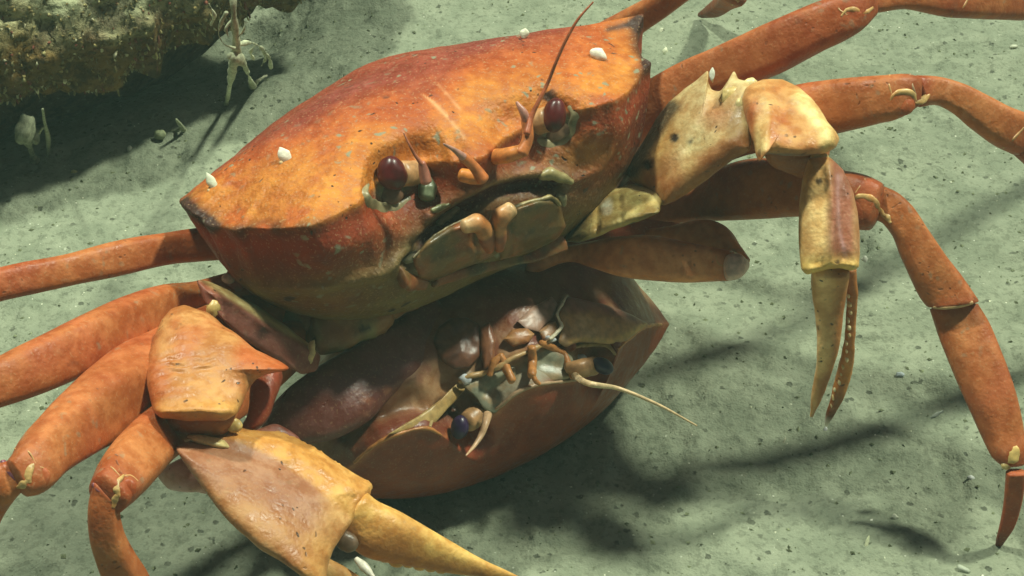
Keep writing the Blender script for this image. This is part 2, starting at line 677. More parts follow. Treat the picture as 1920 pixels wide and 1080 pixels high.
def make_floor():
    far = np.geomspace(1.0, 4000, 34)
    xs = np.concatenate([-(30 + far[::-1]), np.arange(-30, 30, 0.125), 30 + far - 0.6])
    ys = np.concatenate([20 - far[::-1], np.arange(20, 86, 0.135), 86 + far - 0.6])
    X, Y = np.meshgrid(xs, ys)
    Z = floor_height(X, Y)
    V = np.stack([X, Y, Z], -1).reshape(-1, 3)
    g = Geo().add(V, grid_faces(len(ys), len(xs), wrap=False), (0.2, 0.24, 0.16))
    o = g.build('sea_floor', M_FLOOR)
    o['kind'] = 'structure'
    o['label'] = 'pale green-grey silty sea floor with small pits and white specks'
    return o


make_floor()

# ------------------------------------------------------------------ crab bodies
class Pose:
    """body frame of a crab: x across (left to right in the picture), y forward, z dorsal; origin between the eyes"""
    def __init__(self, O, x, y, dorsal):
        self.O, self.x, self.y = np.asarray(O, float), x / np.linalg.norm(x), None
        y = y - self.x * (y @ self.x)
        self.y = y / np.linalg.norm(y)
        self.z = np.cross(self.y, self.x) * dorsal

    def world(self, L):
        L = np.asarray(L, float)
        return self.O + L[..., :1] * self.x + L[..., 1:2] * self.y + L[..., 2:3] * self.z

    def local(self, V):
        r = np.asarray(V) - self.O
        return np.stack([r @ self.x, r @ self.y, r @ self.z], -1)

    def on_plane(self, px, py, z):
        """local point of height z seen at a pixel"""
        r = P(px, py, 0.0) - CAM
        t = ((self.O + self.z * z - CAM) @ self.z) / (r @ self.z)
        return self.local(CAM + r * t)


def body_mesh(pose, margin, ctr, H, pw, ventral, e_lin=0.1, fpow=2.2, N=860, nd=64, nv=84, vblend=.3, bumps=()):
    """closed carapace + face + underside.  margin: local loop (x, y, z); ctr: local xy of the dorsal centre"""
    A = np.asarray(margin, float)
    A = np.vstack([A, A[:1]])
    dd = np.concatenate([[0], np.cumsum(np.sqrt((np.diff(A, axis=0) ** 2).sum(1)))])
    t = np.linspace(0, dd[-1], N, endpoint=False)
    M = np.stack([np.interp(t, dd, A[:, k]) for k in range(3)], 1)
    for _ in range(2):                                   # take the hard corners off
        M = 0.5 * M + 0.25 * (np.roll(M, 1, 0) + np.roll(M, -1, 0))
    ctr = np.array(ctr)
    ksz = int(N * 0.04)
    ker = np.exp(-np.linspace(-1.8, 1.8, 2 * ksz + 1) ** 2)
    ker /= ker.sum()

    def circ(A_):
        return np.convolve(np.concatenate([A_[-ksz:], A_, A_[:ksz]]), ker, 'valid')
    # smooth convex outline under the toothed and notched one
    d0 = M[:, :2] - ctr
    al = np.unwrap(np.arctan2(d0[:, 1], d0[:, 0]))
    lin = np.linspace(0, 1, N, endpoint=False) * (2 * math.pi if al[-1] > al[0] else -2 * math.pi)
    sg = 1 if al[-1] > al[0] else -1
    al = sg * np.maximum.accumulate(sg * al)
    al = circ(al - al[0] - lin) + al[0] + lin
    rad = np.hypot(d0[:, 0], d0[:, 1])
    A0 = np.unwrap(np.arctan2(d0[:, 1], d0[:, 0]))
    cols = [np.ones(N)] + [f(k * A0) for k in range(1, 6) for f in (np.cos, np.sin)]
    wgt = np.ones(N)
    for _ in range(6):                                   # favour the outer envelope
        co = np.linalg.lstsq(np.stack(cols, 1) * wgt[:, None], rad * wgt, rcond=None)[0]
        wgt = np.where(rad < np.stack(cols, 1) @ co - .05, .25, 1.0)
    rs = np.stack([np.ones(N)] + [f(k * al) for k in range(1, 6) for f in (np.cos, np.sin)], 1) @ co
    Ms = np.column_stack([ctr[0] + rs * np.cos(al), ctr[1] + rs * np.sin(al), circ(circ(M[:, 2]))])
    rows, S = [], []
    sd = 1 - (1 - np.linspace(0.012, 1, nd)) ** 1.5
    for s in sd:
        kk = sstep(.62, 1.0, s)
        Q = Ms * (1 - kk) + M * kk
        xy = ctr + (Q[:, :2] - ctr) * s
        z = Q[:, 2] * s ** 2.2 + H * (1 - s ** pw)
        for bx, by, br, bh in bumps:
            z = z + bh * np.exp(-((xy[:, 0] - bx) ** 2 + (xy[:, 1] - by) ** 2) / br ** 2) * (1 - s ** 6)
        rows.append(np.column_stack([xy, z]))
        S.append(np.full(N, s))
    sv = np.linspace(0, 0.985, nv + 1)[1:]
    for s in sv:
        e = e_lin * s + (1 - e_lin) * s ** 2.4
        f = 1 - (1 - s) ** fpow
        kk = 1 - sstep(0.0, vblend, s)
        Q = Ms * (1 - kk) + M * kk
        xy = ctr + (Q[:, :2] - ctr) * (1 - e)
        z = Q[:, 2] + (ventral - Q[:, 2]) * f
        rows.append(np.column_stack([xy, z]))
        S.append(np.full(N, 1 + s))
    L = np.array(rows).reshape(-1, 3)
    S = np.array(S).reshape(-1)
    V = pose.world(L)
    F = grid_faces(nd + nv, N)
    F.append(tuple(range(N))[::-1])
    F.append(tuple((nd + nv - 1) * N + i for i in range(N)))
    Nn = normals(V, F[:-2])
    if ((V - pose.world(np.array([[ctr[0], ctr[1], (H + ventral) / 2]]))) * Nn).sum() < 0:
        F = [f[::-1] for f in F]
        Nn = -Nn
    return V, F, L, S, Nn


# ---- the large upper crab
O1 = P(887.5, 270, 9.5)
POSE1 = Pose(O1, RIGHT * 12.76 + UP * 5.29 - TOW * 5.3, RIGHT * 1.683 - UP * 0.857 + TOW * 3.197, 1)
MARG1 = [  # px, py, local z of the visible front margin, left spine to right spine
    (342, 385, .45), (364, 402, .34), (378, 408, .20), (384, 420, .1), (400, 427, 0), (418, 425, 0), (440, 432, 0), (458, 427, 0), (484, 428, 0), (520, 428, 0), (550, 427, 0),
    (580, 424, 0), (606, 414, 0), (630, 402, 0), (652, 390, 0), (672, 380, 0), (688, 362, 0), (706, 344, 0), (732, 330, 0), (762, 316, 0),
    (784, 307, 0), (800, 304, -.03), (836, 302, -.03), (850, 305, -.03), (868, 300, -.03), (893, 298, -.03), (908, 292, -.03), (921, 283, 0), (942, 259, 0), (966, 246, 0),
    (984, 238, 0), (1004, 228, 0), (1024, 221, 0), (1044, 214, 0), (1064, 208, 0), (1084, 206, 0), (1108, 202, 0), (1130, 195, 0), (1150, 189, 0),
    (1166, 180, 0), (1180, 168, 0), (1192, 152, .05), (1202, 134, .1), (1221, 118, .15), (1203, 110, .3), (1195, 96, .4), (1192, 82, .5), (1192, 64, .65), (1206, 26, 1.05)]
m1 = [POSE1.on_plane(*q) for q in MARG1]
back1 = [(6.95, -2.9, .8), (6.9, -4.4, .3), (6.0, -6.4, -.4), (4.6, -8.3, -1.0), (3.2, -9.2, -1.3), (0, -9.5, -1.4), (-3.2, -9.2, -1.3), (-4.6, -8.3, -1.0), (-6.2, -6.2, -.5), (-7.1, -4.2, 0.1)]
V1, F1, L1, S1, N1 = body_mesh(POSE1, m1 + back1, (0.0, -3.4), 1.75, 2.0, -4.7, e_lin=0.34, fpow=1.9,
                               bumps=((0, -1.2, 1.5, .18), (-2.6, -2.6, 1.5, .15), (2.6, -2.6, 1.5, .15), (0, -5.2, 1.6, .2), (-5, -2.2, 1.3, .1), (5, -2.2, 1.3, .1)))
px1, py1, _ = to_px(V1)
front1 = (L1[:, 1] > -4.5) & ((N1 @ TOW) > -0.3)
SLOT1 = [(762, 492), (790, 462), (832, 420), (880, 386), (925, 362), (975, 350), (1038, 346)]
ds = seg_dist(px1, py1, SLOT1)
face1 = sstep(1.02, 1.12, S1) * front1
carve = 0.34 * np.exp(-(ds / 14.0) ** 2) * face1
for ex, ey, er in ((728, 356, 34), (1042, 240, 34)):
    carve = carve + 0.35 * np.exp(-(np.hypot(px1 - ex, py1 - ey) / er) ** 4) * face1
V1 = V1 - POSE1.y * carve[:, None]
# orbit floor lip, suborbital ridge and swollen cheeks
for poly, hgt, wid in (([(560, 470), (640, 450), (720, 420)], .22, 45), ([(470, 540), (600, 540), (720, 510), (770, 470)], .2, 10), ([(1070, 340), (1120, 320), (1160, 260), (1190, 190)], .14, 8),
                       ([(1080, 240), (1130, 230)], .2, 40), ([(800, 404), (850, 372), (930, 335), (1010, 322), (1060, 330)], .22, 11)):
    V1 = V1 + POSE1.y * (hgt * np.exp(-(seg_dist(px1, py1, poly) / wid) ** 2) * face1)[:, None]
V1 = V1 + N1 * (0.045 * np.exp(-((S1 - 1.0) / .03) ** 2) * (.6 + .8 * fbm(V1, .7, 3, 7)))[:, None]
V1 = V1 + N1 * (0.05 * fbm(V1, 1.4, 3, 5) + 0.016 * fbm(V1, 0.35, 2, 6))[:, None]
# colours
x, y, z = L1.T
w = fbm(V1, 2.4, 4, 40)
w2 = fbm(V1, 0.8, 3, 50)
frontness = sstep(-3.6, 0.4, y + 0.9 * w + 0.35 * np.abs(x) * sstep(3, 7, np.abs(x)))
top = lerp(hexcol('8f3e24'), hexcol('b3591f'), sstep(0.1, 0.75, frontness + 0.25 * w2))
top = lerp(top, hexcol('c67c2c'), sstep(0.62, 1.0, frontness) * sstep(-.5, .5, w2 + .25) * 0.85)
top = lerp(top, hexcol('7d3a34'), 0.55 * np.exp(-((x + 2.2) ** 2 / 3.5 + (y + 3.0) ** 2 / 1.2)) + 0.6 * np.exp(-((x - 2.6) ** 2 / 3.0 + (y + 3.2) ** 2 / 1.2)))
for poly, cc, wd, am in (([(790, 170), (845, 225), (870, 260)], hexcol('e0b078'), 4, .55), ([(815, 150), (862, 205)], hexcol('d99a68'), 3, .5)):
    top = lerp(top, cc, am * np.exp(-(seg_dist(px1, py1, poly) / wd) ** 2) * (S1 < 1) * (w2 > -0.2))
edge_dark = np.exp(-((S1 - 1) / 0.035) ** 2) * sstep(4.3, 6.2, np.abs(x)) * sstep(-.45, .25, w2 + .15) * (y > -3.4)
tips = np.exp(-(np.hypot(px1 - 352, py1 - 388) / 20) ** 2) + np.exp(-(np.hypot(px1 - 1212, py1 - 121) / 14) ** 2) + np.exp(-(np.hypot(px1 - 1196, py1 - 42) / 16) ** 2) \
    + 0.8 * np.exp(-(seg_dist(px1, py1, [(1140, 56), (1195, 42)]) / 6) ** 2) + 0.7 * np.exp(-(np.hypot(px1 - 392, py1 - 416) / 18) ** 2)
face = lerp(hexcol('94491f'), hexcol('6c2e18'), sstep(-.5, .5, w))  # red-brown shell, set darker for the shade below the carapace
face = lerp(face, hexcol('766338'), sstep(1.24, 1.50, S1 + 0.05 * w))
face = lerp(face, hexcol('9a3a1c'), np.exp(-((S1 - 1.06) / 0.05) ** 2) * 0.7)
face = lerp(face, hexcol('c08038'), 0.7 * np.exp(-(np.hypot((px1 - 1090) / 60, (py1 - 285) / 34)) ** 2))  # right cheek painted brighter orange where light reaches it
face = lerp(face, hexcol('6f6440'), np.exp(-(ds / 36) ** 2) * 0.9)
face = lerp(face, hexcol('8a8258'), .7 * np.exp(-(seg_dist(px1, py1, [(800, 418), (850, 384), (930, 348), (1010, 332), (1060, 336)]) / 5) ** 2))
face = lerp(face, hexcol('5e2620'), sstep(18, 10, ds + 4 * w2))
for ex, ey in ((733, 340), (1038, 226)):
    face = lerp(face, hexcol('7c8468'), 0.85 * np.exp(-(np.hypot(px1 - ex, py1 - ey) / 42) ** 6))
face = lerp(face, hexcol('7a6a3c'), 0.8 * np.exp(-(seg_dist(px1, py1, [(455, 545), (600, 545), (720, 515), (775, 475)]) / 26) ** 2))
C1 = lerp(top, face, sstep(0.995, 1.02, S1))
C1 = lerp(C1, DARK, np.clip(edge_dark * .75 + tips, 0, .95))
upper = empty('crab', (O1[0] - 0.5, O1[1] + 3, 0))
tag(upper, 'large orange crab with white shells on its back, standing over a smaller upturned crab', 'crab', 'crabs on the sea floor')
gb1 = Geo().add(V1, F1, C1)
gb1.build('body', M_SHELL, upper)['label'] = 'orange carapace with yellow front edge, dark spines and red-brown face'
BV1 = bvh_of(gb1)

# ---- the smaller crab beneath, upside down, its face tipped up towards the viewer
O2 = P(996.5, 745, 2.8)
W2 = RIGHT * 267 + UP * 117 - TOW * 133
hz = np.cross(np.array([0, 0, 1.0]), W2)
hz = hz if hz @ TOW > 0 else -hz
hz /= np.linalg.norm(hz)
ELEV2 = math.radians(49)
POSE2 = Pose(O2, W2, hz * math.cos(ELEV2) + np.array([0, 0, 1.0]) * math.sin(ELEV2), -1)
MARG2 = [  # px, py, local y (how far forward) of the front margin, left to right
    (668, 866, .1), (690, 842, .5), (719, 823, .8), (762, 808, .9), (806, 803, .8), (834, 820, .5), (846, 802, .1), (862, 784, -.3), (890, 776, -.2), (910, 784, .3), (927, 777, .5), (948, 757, .8), (969, 740, 1.0), (986, 730, 1.1), (1006, 724, 1.1),
    (1040, 719, .9), (1076, 716, .6), (1092, 706, .3), (1106, 690, -.2), (1130, 676, -.2), (1150, 672, .3), (1160, 656, .6), (1170, 640, .4), (1190, 622, .0), (1212, 609, -.5), (1230, 609, -1.2), (1256, 607, -1.9)]


def on_front(pose, px, py, yl):
    r = P(px, py, 0.0) - CAM
    t = ((pose.O + pose.y * yl - CAM) @ pose.y) / (r @ pose.y)
    return pose.local(CAM + r * t)


m2 = [on_front(POSE2, *q) for q in MARG2]
back2 = [(5.8, -2.8, -.1), (5.0, -4.8, -.3), (3.8, -6.6, -.5), (2.6, -7.3, -.6), (0, -7.5, -.6), (-2.6, -7.3, -.6), (-3.8, -6.6, -.5), (-5.2, -4.6, -.3), (-6.0, -2.8, -.1), (-6.4, -1.8, -.2), (-6.0, -0.9, -.3)]
V2, F2, L2, S2, N2 = body_mesh(POSE2, m2 + back2, (0.0, -2.8), 1.7, 2.3, -4.6, e_lin=0.16, fpow=1.9, N=700, nd=56, nv=70)
px2, py2, _ = to_px(V2)
face2 = sstep(1.02, 1.1, S2) * ((N2 @ TOW) > -0.2)
carve = 0
for ex, ey, er, dp in ((838, 772, 24, .55), (1120, 668, 26, .4), (905, 722, 28, .3), (1030, 672, 34, .3), (960, 712, 30, .25), (770, 770, 42, .55), (700, 800, 50, .6), (640, 790, 60, .5), (1130, 620, 30, .12)):
    carve = carve + dp * np.exp(-(np.hypot(px2 - ex, py2 - ey) / er) ** 4) * face2
V2 = V2 - POSE2.y * carve[:, None]
for poly, hgt, wid in (([(720, 815), (806, 796), (830, 760), (862, 722)], .16, 12), ([(1062, 560), (1045, 590), (1052, 615), (1030, 636)], .14, 6), ([(1060, 655), (1150, 645)], .16, 8), ([(1080, 590), (1190, 600)], .18, 26),
                       ([(860, 715), (930, 690), (1000, 655), (1030, 640)], .22, 7)):
    V2 = V2 + POSE2.y * (hgt * np.exp(-(seg_dist(px2, py2, poly) / wid) ** 2) * face2)[:, None]
V2 = V2 + N2 * (0.04 * fbm(V2, 1.3, 3, 15) + 0.012 * fbm(V2, 0.3, 2, 16))[:, None]
w = fbm(V2, 1.8, 4, 60)
w2 = fbm(V2, 0.6, 3, 70)
top = lerp(hexcol('8a3c20'), hexcol('9c4a28'), sstep(-.5, .5, w))
top = lerp(top, hexcol('c07a4c'), np.exp(-((S2 - 1) / .02) ** 2) * .8)
face = lerp(hexcol('7e402c'), hexcol('946046'), sstep(-.5, .5, w))  # underside shell colours darkened for the shade beneath the large crab
face = lerp(face, hexcol('a8845a'), sstep(1.02, 1.12, S2) * sstep(1.42, 1.2, S2) * sstep(-.4, .4, w2 + .2) * .7)
face = lerp(face, hexcol('8a4440'), sstep(1.2, 1.36, S2 + .04 * w) * sstep(1040, 1080, px2) * .75)
face = lerp(face, hexcol('a8a890'), .8 * np.exp(-(seg_dist(px2, py2, [(880, 720), (925, 750), (960, 720), (1040, 680), (1060, 690)]) / 26) ** 4))
face = lerp(face, hexcol('dcd8c0'), .9 * np.exp(-(seg_dist(px2, py2, [(1060, 556), (1044, 587), (1051, 612), (1030, 634)]) / 4) ** 2))
face = lerp(face, hexcol('d8b070'), .8 * np.exp(-(seg_dist(px2, py2, [(1085, 640), (1135, 645)]) / 5) ** 2) + .8 * np.exp(-(seg_dist(px2, py2, [(1168, 646), (1190, 624), (1214, 610)]) / 5) ** 2))
face = lerp(face, hexcol('4a2c24'), .6 * np.exp(-(np.hypot(px2 - 838, py2 - 768) / 22) ** 4))
C2 = lerp(top, face, sstep(0.99, 1.02, S2))
lower = empty('crab', (O2[0], O2[1] + 2, 0))
tag(lower, 'smaller dark red-brown crab lying upside down in shade beneath the large crab', 'crab', 'crabs on the sea floor')
gb2 = Geo().add(V2, F2, C2)
gb2.build('body', M_DARKSHELL, lower)['label'] = 'upturned red-brown carapace with pale mouth region and orange rim'
BV2 = bvh_of(gb2)

# ------------------------------------------------------------------ limbs of the upper crab
def legcol(base=ORANGE, light=ORANGE2, tip=None, pale=0.0, seed=0):
    def f(U, PH, V):
        w = fbm(V, 1.6, 4, 80 + seed)
        c = lerp(base, light, sstep(-.5, .6, w + 0.35 * np.sin(PH)))
        c = lerp(c, DEEP, 0.45 * sstep(.2, .8, fbm(V, 2.6, 3, 90 + seed)))
        c = lerp(c, hexcol('c9895c'), sstep(.45, .8, fbm(V, 0.5, 3, 95 + seed)) * .5)
        c = lerp(c, DEEP, .45 * (sstep(.88, .99, U) + sstep(.07, .0, U)))
        if tip is not None:
            c = lerp(c, tip, sstep(.72, 1.0, U))
        return c
    return f


PART_GEO = {}


def surf_of(part):
    g = Geo()
    for q in PART_GEO[part.name]:
        g.join(q)
    return bvh_of(g)


def knee(part, spots, name='joint_knob'):
    """pale hinge knobs sunk into the shell at a joint: (px, py, fallback z, rx, ry, rot)"""
    bv = surf_of(part)
    for px, py, z, rx, ry, rot in spots:
        zz = zs(bv, px, py, -.02 * min(rx, ry) * .35, z - .6)
        blob(px, py, zz, rx, ry, lerp(hexcol('cfae68'), hexcol('e8dca4'), np.array((px * 7 % 10) / 10)), rot, .7, noise=.3, seed=int(px)).build(name, M_SOFT, part)


def rim(part, pts, z, r=2.2, name='joint_rim', col='c99a62'):
    bv = surf_of(part)
    zz = [zs(bv, a, b, -.012 * r, (z if np.isscalar(z) else z[i]) - .6) for i, (a, b) in enumerate(pts)]
    tube([(a, b, q) for (a, b), q in zip(pts, zz)], r, hexcol(col), nr=16, ns=8).build(name, M_SOFT, part)


def crescent(part, pts, rad, col='c8a468', name='joint_knob'):
    """pale curved hinge let into the shell"""
    rad = [r * .8 for r in rad]
    bv = surf_of(part)
    zz = [zs(bv, a, b, -.0035 * r, 7) for (a, b), r in zip(pts, rad)]
    tube([(a, b, q) for (a, b), q in zip(pts, zz)], rad, lambda U, PH, V: lerp(hexcol(col), hexcol('c08a4c'), sstep(-.2, .6, fbm(V, .3, 3, 9))), nr=26, ns=12, b=.6).rough(.04, .25, 4).build(name, M_SOFT, part)


def lobe(part, px, py, rx, ry, rot):
    bv = surf_of(part)
    blob(px, py, zs(bv, px, py, -.16, 7), rx, ry, ORANGE, rot, .42, noise=.06).build('joint_lobe', M_LEG, part)


def keep(part, g):
    PART_GEO.setdefault(part.name, []).append(g)
    return g


def segment(part, name, st, col=None, mat=None, seed=0, rough=0.035, **kw):
    if 'mod' not in kw:
        kw['mod'] = lambda u, ph: 1 + .05 * np.exp(-((ph - 2.3) / .22) ** 2) - .045 * np.exp(-((ph - 1.5) / .4) ** 2) + .045 * np.exp(-((ph - .8) / .22) ** 2)
    kw['n'] = 2.5
    kw.setdefault('ns', 36)
    g = loft(st, col if col is not None else legcol(seed=seed), **kw)
    if rough:
        g.rough(rough, 1.6, seed + 3, 2)
    keep(part, g)
    return g.build(name, mat or M_LEG, part)


def leg(owner, label, at):
    e = empty('walking_leg', at, owner)
    e['label'] = label
    return e


# right side, nearest the viewer: knee raised, tip planted at the lower right
A = leg(upper, 'right front leg arched down to a tip planted in silt', P(1870, 1025, 0))
segment(A, 'upper_segment', [(1120, 345, 1110, 420, 4.44), (1210, 375, 1190, 425, 4.81, .85), (1290, 362, 1290, 416, 5.30), (1370, 308, 1370, 413, 6.10), (1440, 296, 1440, 410, 6.70), (1510, 308, 1505, 408, 7.10), (1580, 320, 1570, 418, 7.40),
                              (1625, 330, 1600, 428, 7.50), (1652, 343, 1626, 430, 7.50)], seed=1, n=2.3, b=.85, nr=64, cap=(.2, .28))
segment(A, 'wrist_segment', [(1650, 347, 1630, 412, 7.40), (1680, 360, 1652, 418, 7.40), (1706, 382, 1672, 440, 7.20), (1738, 428, 1692, 486, 6.70), (1772, 478, 1710, 524, 6.20), (1806, 522, 1728, 560, 5.70), (1834, 562, 1738, 574, 5.40)],
        seed=2, n=2.3, b=.75, cap=(.3, .12))
segment(A, 'long_segment', [(1833, 570, 1744, 580, 5.20), (1850, 598, 1756, 618, 4.88), (1876, 655, 1780, 680, 4.38), (1903, 735, 1815, 760, 3.69), (1920, 810, 1843, 822, 3.06), (1926, 850, 1864, 862, 2.75), (1922, 868, 1876, 872, 2.62)], seed=3, n=2.5, b=.62, cap=(.1, .25),
        mod=lambda u, ph: 1 - 0.05 * np.exp(-((ph - 1.75) / .22) ** 2))
segment(A, 'claw_tip', [(1924, 886, 1886, 888, 2.50), (1921, 915, 1884, 912, 2.10), (1915, 950, 1881, 945, 1.50), (1901, 990, 1874, 985, 0.80), (1884, 1014, 1868, 1012, 0.30), (1873, 1030, 1866, 1027, -0.10)],
        [(0, ORANGE), (.6, RED), (1, hexcol('5a2412'))], seed=4, n=2.2, b=.7, cap=(.3, .4))
rim(A, [(1822, 567), (1798, 573), (1768, 576), (1752, 575)], [7.5, 7.6, 7.6, 7.3], 4.5, col='c9a272')
rim(A, [(1622, 336), (1612, 350), (1604, 362)], [9.6, 9.8, 9.9], 2.0)
lobe(A, 1612, 394, 28, 30, .2)
crescent(A, [(1596, 376), (1612, 368), (1632, 372), (1645, 386), (1648, 396)], [2, 6, 9, 8, 4])
crescent(A, [(1650, 390), (1656, 400), (1666, 408), (1670, 416)], [3, 8, 9, 4])
knee(A, [(1900, 852, 3.4, 12, 18, .3), (1886, 873, 2.9, 9, 8, 0)])

# right side, second
B = leg(upper, 'right leg reaching level behind the right claw and out of view', P(2150, 620, 0))
segment(B, 'upper_segment', [(1100, 330, 1100, 400, 5.6), (1260, 260, 1270, 350, 7.0), (1400, 190, 1400, 290, 8.2), (1480, 164, 1490, 275, 8.9), (1560, 150, 1560, 252, 9.4), (1640, 142, 1645, 232, 9.9), (1700, 138, 1692, 219, 10.0), (1716, 142, 1712, 205, 10.0)],
        seed=11, n=2.3, b=.8, nr=60, cap=(.2, .25))
segment(B, 'wrist_segment', [(1716, 142, 1728, 200, 9.9), (1760, 143, 1756, 197, 9.8), (1800, 154, 1788, 212, 9.6), (1850, 178, 1826, 244, 9.2), (1895, 202, 1872, 276, 8.8), (1925, 214, 1905, 292, 8.5)], seed=12, n=2.2, b=.8, cap=(.3, .1))
segment(B, 'long_segment', [(1930, 218, 1908, 294, 8.4), (1990, 262, 1950, 335, 7.6), (2060, 340, 2010, 400, 6.0), (2110, 440, 2060, 480, 4.0), (2140, 520, 2110, 540, 2.0), (2152, 600, 2146, 602, 0)], seed=13, b=.7)
rim(B, [(1668, 141), (1667, 158), (1672, 176)], [10.7, 10.8, 10.7], 2.0)
rim(B, [(1706, 140), (1710, 160), (1716, 178)], [10.6, 10.8, 10.7], 3.0, col='a88a6a')
rim(B, [(1880, 276), (1898, 262), (1918, 240)], [9.5, 9.6, 9.6], 3.0, col='c0925c')
lobe(B, 1690, 196, 26, 22, .1)
crescent(B, [(1668, 190), (1676, 178), (1694, 172), (1712, 178), (1718, 190)], [2, 5, 7, 8, 4])
crescent(B, [(1716, 192), (1726, 190), (1738, 182), (1742, 178)], [4, 8, 7, 3])

# right side, third
Cc = leg(upper, 'right leg rising from behind the carapace to the top edge', P(2250, 260, 0))
segment(Cc, 'upper_segment', [(1090, 250, 1090, 350, 5.6), (1200, 168, 1165, 295, 6.8, .7), (1262, 128, 1250, 238, 7.6), (1350, 86, 1350, 180, 8.6), (1450, 40, 1452, 140, 9.5), (1540, 2, 1545, 93, 10.2), (1598, -16, 1606, 62, 10.5), (1625, -22, 1632, 36, 10.5)],
        seed=21, n=2.3, b=.8, nr=60, cap=(.2, .25))
segment(Cc, 'wrist_segment', [(1625, -25, 1640, 25, 10.4), (1700, -32, 1700, 17, 10.2), (1780, -34, 1778, 31, 9.8), (1850, -36, 1846, 36, 9.4), (1920, -34, 1916, 38, 8.9)], seed=22, b=.8)
segment(Cc, 'long_segment', [(1925, -34, 1920, 38, 8.8), (2040, -20, 2030, 50, 7.0), (2150, 60, 2110, 110, 4.0), (2230, 170, 2205, 180, 1.5), (2255, 258, 2246, 260, 0)], seed=23, b=.75)
rim(Cc, [(1569, -8), (1572, 16), (1588, 28)], [11.2, 11.4, 11.3], 2.0)
rim(Cc, [(1818, -10), (1806, 12), (1782, 30)], [10.6, 10.6, 10.3], 2.6, col='c0925c')
lobe(Cc, 1596, 30, 22, 18, -.2)
crescent(Cc, [(1578, 30), (1586, 20), (1602, 18), (1616, 24)], [2, 5, 7, 5])
crescent(Cc, [(1614, 26), (1624, 22), (1636, 14)], [4, 7, 4])

# right side, rearmost: up over the top edge, its tip coming down again behind
D = leg(upper, 'rearmost right leg, only its base and planted tip in view', P(1313, 27, 0))
segment(D, 'upper_segment', [(1010, 110, 1060, 190, 5.4), (1100, 58, 1160, 105, 6.6, .75), (1150, 30, 1200, 66, 7.4), (1205, 0, 1252, 30, 8.2), (1255, -32, 1300, -6, 8.9), (1330, -85, 1378, -60, 9.6), (1380, -120, 1410, -85, 9.8)], seed=31, n=2.3, b=.8)
segment(D, 'long_segment', [(1384, -122, 1428, -100, 9.6), (1400, -110, 1450, -80, 8.0), (1392, -70, 1440, -48, 5.2), (1362, -30, 1406, -10, 2.6)], seed=32, b=.8)
segment(D, 'claw_tip', [(1355, -22, 1400, 0, 2.3), (1338, 2, 1376, 10, 1.3), (1322, 16, 1352, 24, .5), (1308, 26, 1322, 31, -.05)], [(0, ORANGE), (1, hexcol('6a2c14'))], seed=33, b=.8)
rim(D, [(1368, -6), (1384, 2), (1372, 8)], [2.3, 2.2, 1.9], 3.0)

# left side, rearmost in view
E1 = leg(upper, 'left leg reaching level from under the carapace spine to the edge', P(-260, 900, 0))
segment(E1, 'upper_segment', [(560, 395, 570, 470, 6.2), (430, 418, 440, 486, 6.8), (330, 433, 332, 495, 7.2), (240, 446, 245, 513, 7.6), (120, 476, 130, 538, 8.0), (0, 502, 8, 563, 8.3), (-90, 525, -80, 588, 8.4)], seed=41, n=2.2, b=.85, nr=60)
segment(E1, 'long_segment', [(-95, 530, -82, 590, 8.3), (-180, 570, -150, 640, 7.0), (-240, 680, -205, 700, 4.2), (-265, 800, -240, 805, 1.6), (-262, 900, -256, 900, 0)], seed=42, b=.7)
# left side, second
E2 = leg(upper, 'thick left leg running out past the left claw wrist', P(-320, 1150, 0))
segment(E2, 'upper_segment', [(560, 480, 540, 580, 5.6), (450, 515, 400, 590, 6.0), (378, 530, 345, 598, 6.4), (311, 533, 311, 612, 6.9), (244, 551, 256, 643, 7.4), (167, 586, 189, 687, 7.9), (83, 625, 111, 725, 8.3), (0, 667, 22, 757, 8.6), (-80, 705, -60, 785, 8.7)], seed=51, n=2.3, b=.85, nr=64)
segment(E2, 'long_segment', [(-85, 708, -62, 788, 8.5), (-180, 780, -140, 850, 6.8), (-260, 900, -220, 940, 4.0), (-310, 1050, -290, 1060, 1.4), (-325, 1150, -316, 1152, 0)], seed=52, b=.7)
# left side, third
E3 = leg(upper, 'left leg with pale knee knobs bending down at the left edge', P(-60, 1270, 0))
segment(E3, 'upper_segment', [(600, 500, 570, 600, 5.0), (470, 560, 410, 670, 5.6), (360, 598, 320, 722, 6.5), (300, 622, 278, 752, 7.0), (261, 641, 240, 790, 7.4), (211, 674, 206, 822, 7.8), (139, 730, 155, 858, 8.3), (67, 797, 105, 898, 8.8), (33, 839, 78, 925, 9.0), (14, 862, 56, 930, 9.0)], seed=61, n=2.3, b=.85, nr=64, cap=(.2, .25))
segment(E3, 'wrist_segment', [(2, 868, 46, 918, 8.9), (-18, 885, 30, 934, 8.8), (-34, 915, 12, 958, 8.4), (-50, 960, -2, 985, 7.8), (-60, 1010, -14, 1025, 7.0)], seed=62, b=.8)
segment(E3, 'long_segment', [(-62, 1015, -14, 1028, 6.8), (-72, 1080, -28, 1085, 5.2), (-76, 1160, -48, 1165, 3.0), (-66, 1270, -58, 1272, 0)], seed=63, b=.7)
rim(E3, [(28, 842), (52, 846), (66, 868)], [9.7, 10.0, 10.0], 2.0)
rim(E3, [(6, 866), (14, 884), (28, 898)], [9.6, 9.9, 9.8], 6.0, col='7a4a58')
rim(E3, [(58, 880), (76, 876), (92, 884)], [9.9, 9.9, 9.7], 1.8)
lobe(E3, 74, 896, 20, 22, .6)
crescent(E3, [(68, 868), (58, 878), (52, 892), (56, 904)], [3, 7, 9, 4])
crescent(E3, [(54, 900), (44, 908), (32, 914)], [5, 9, 5])
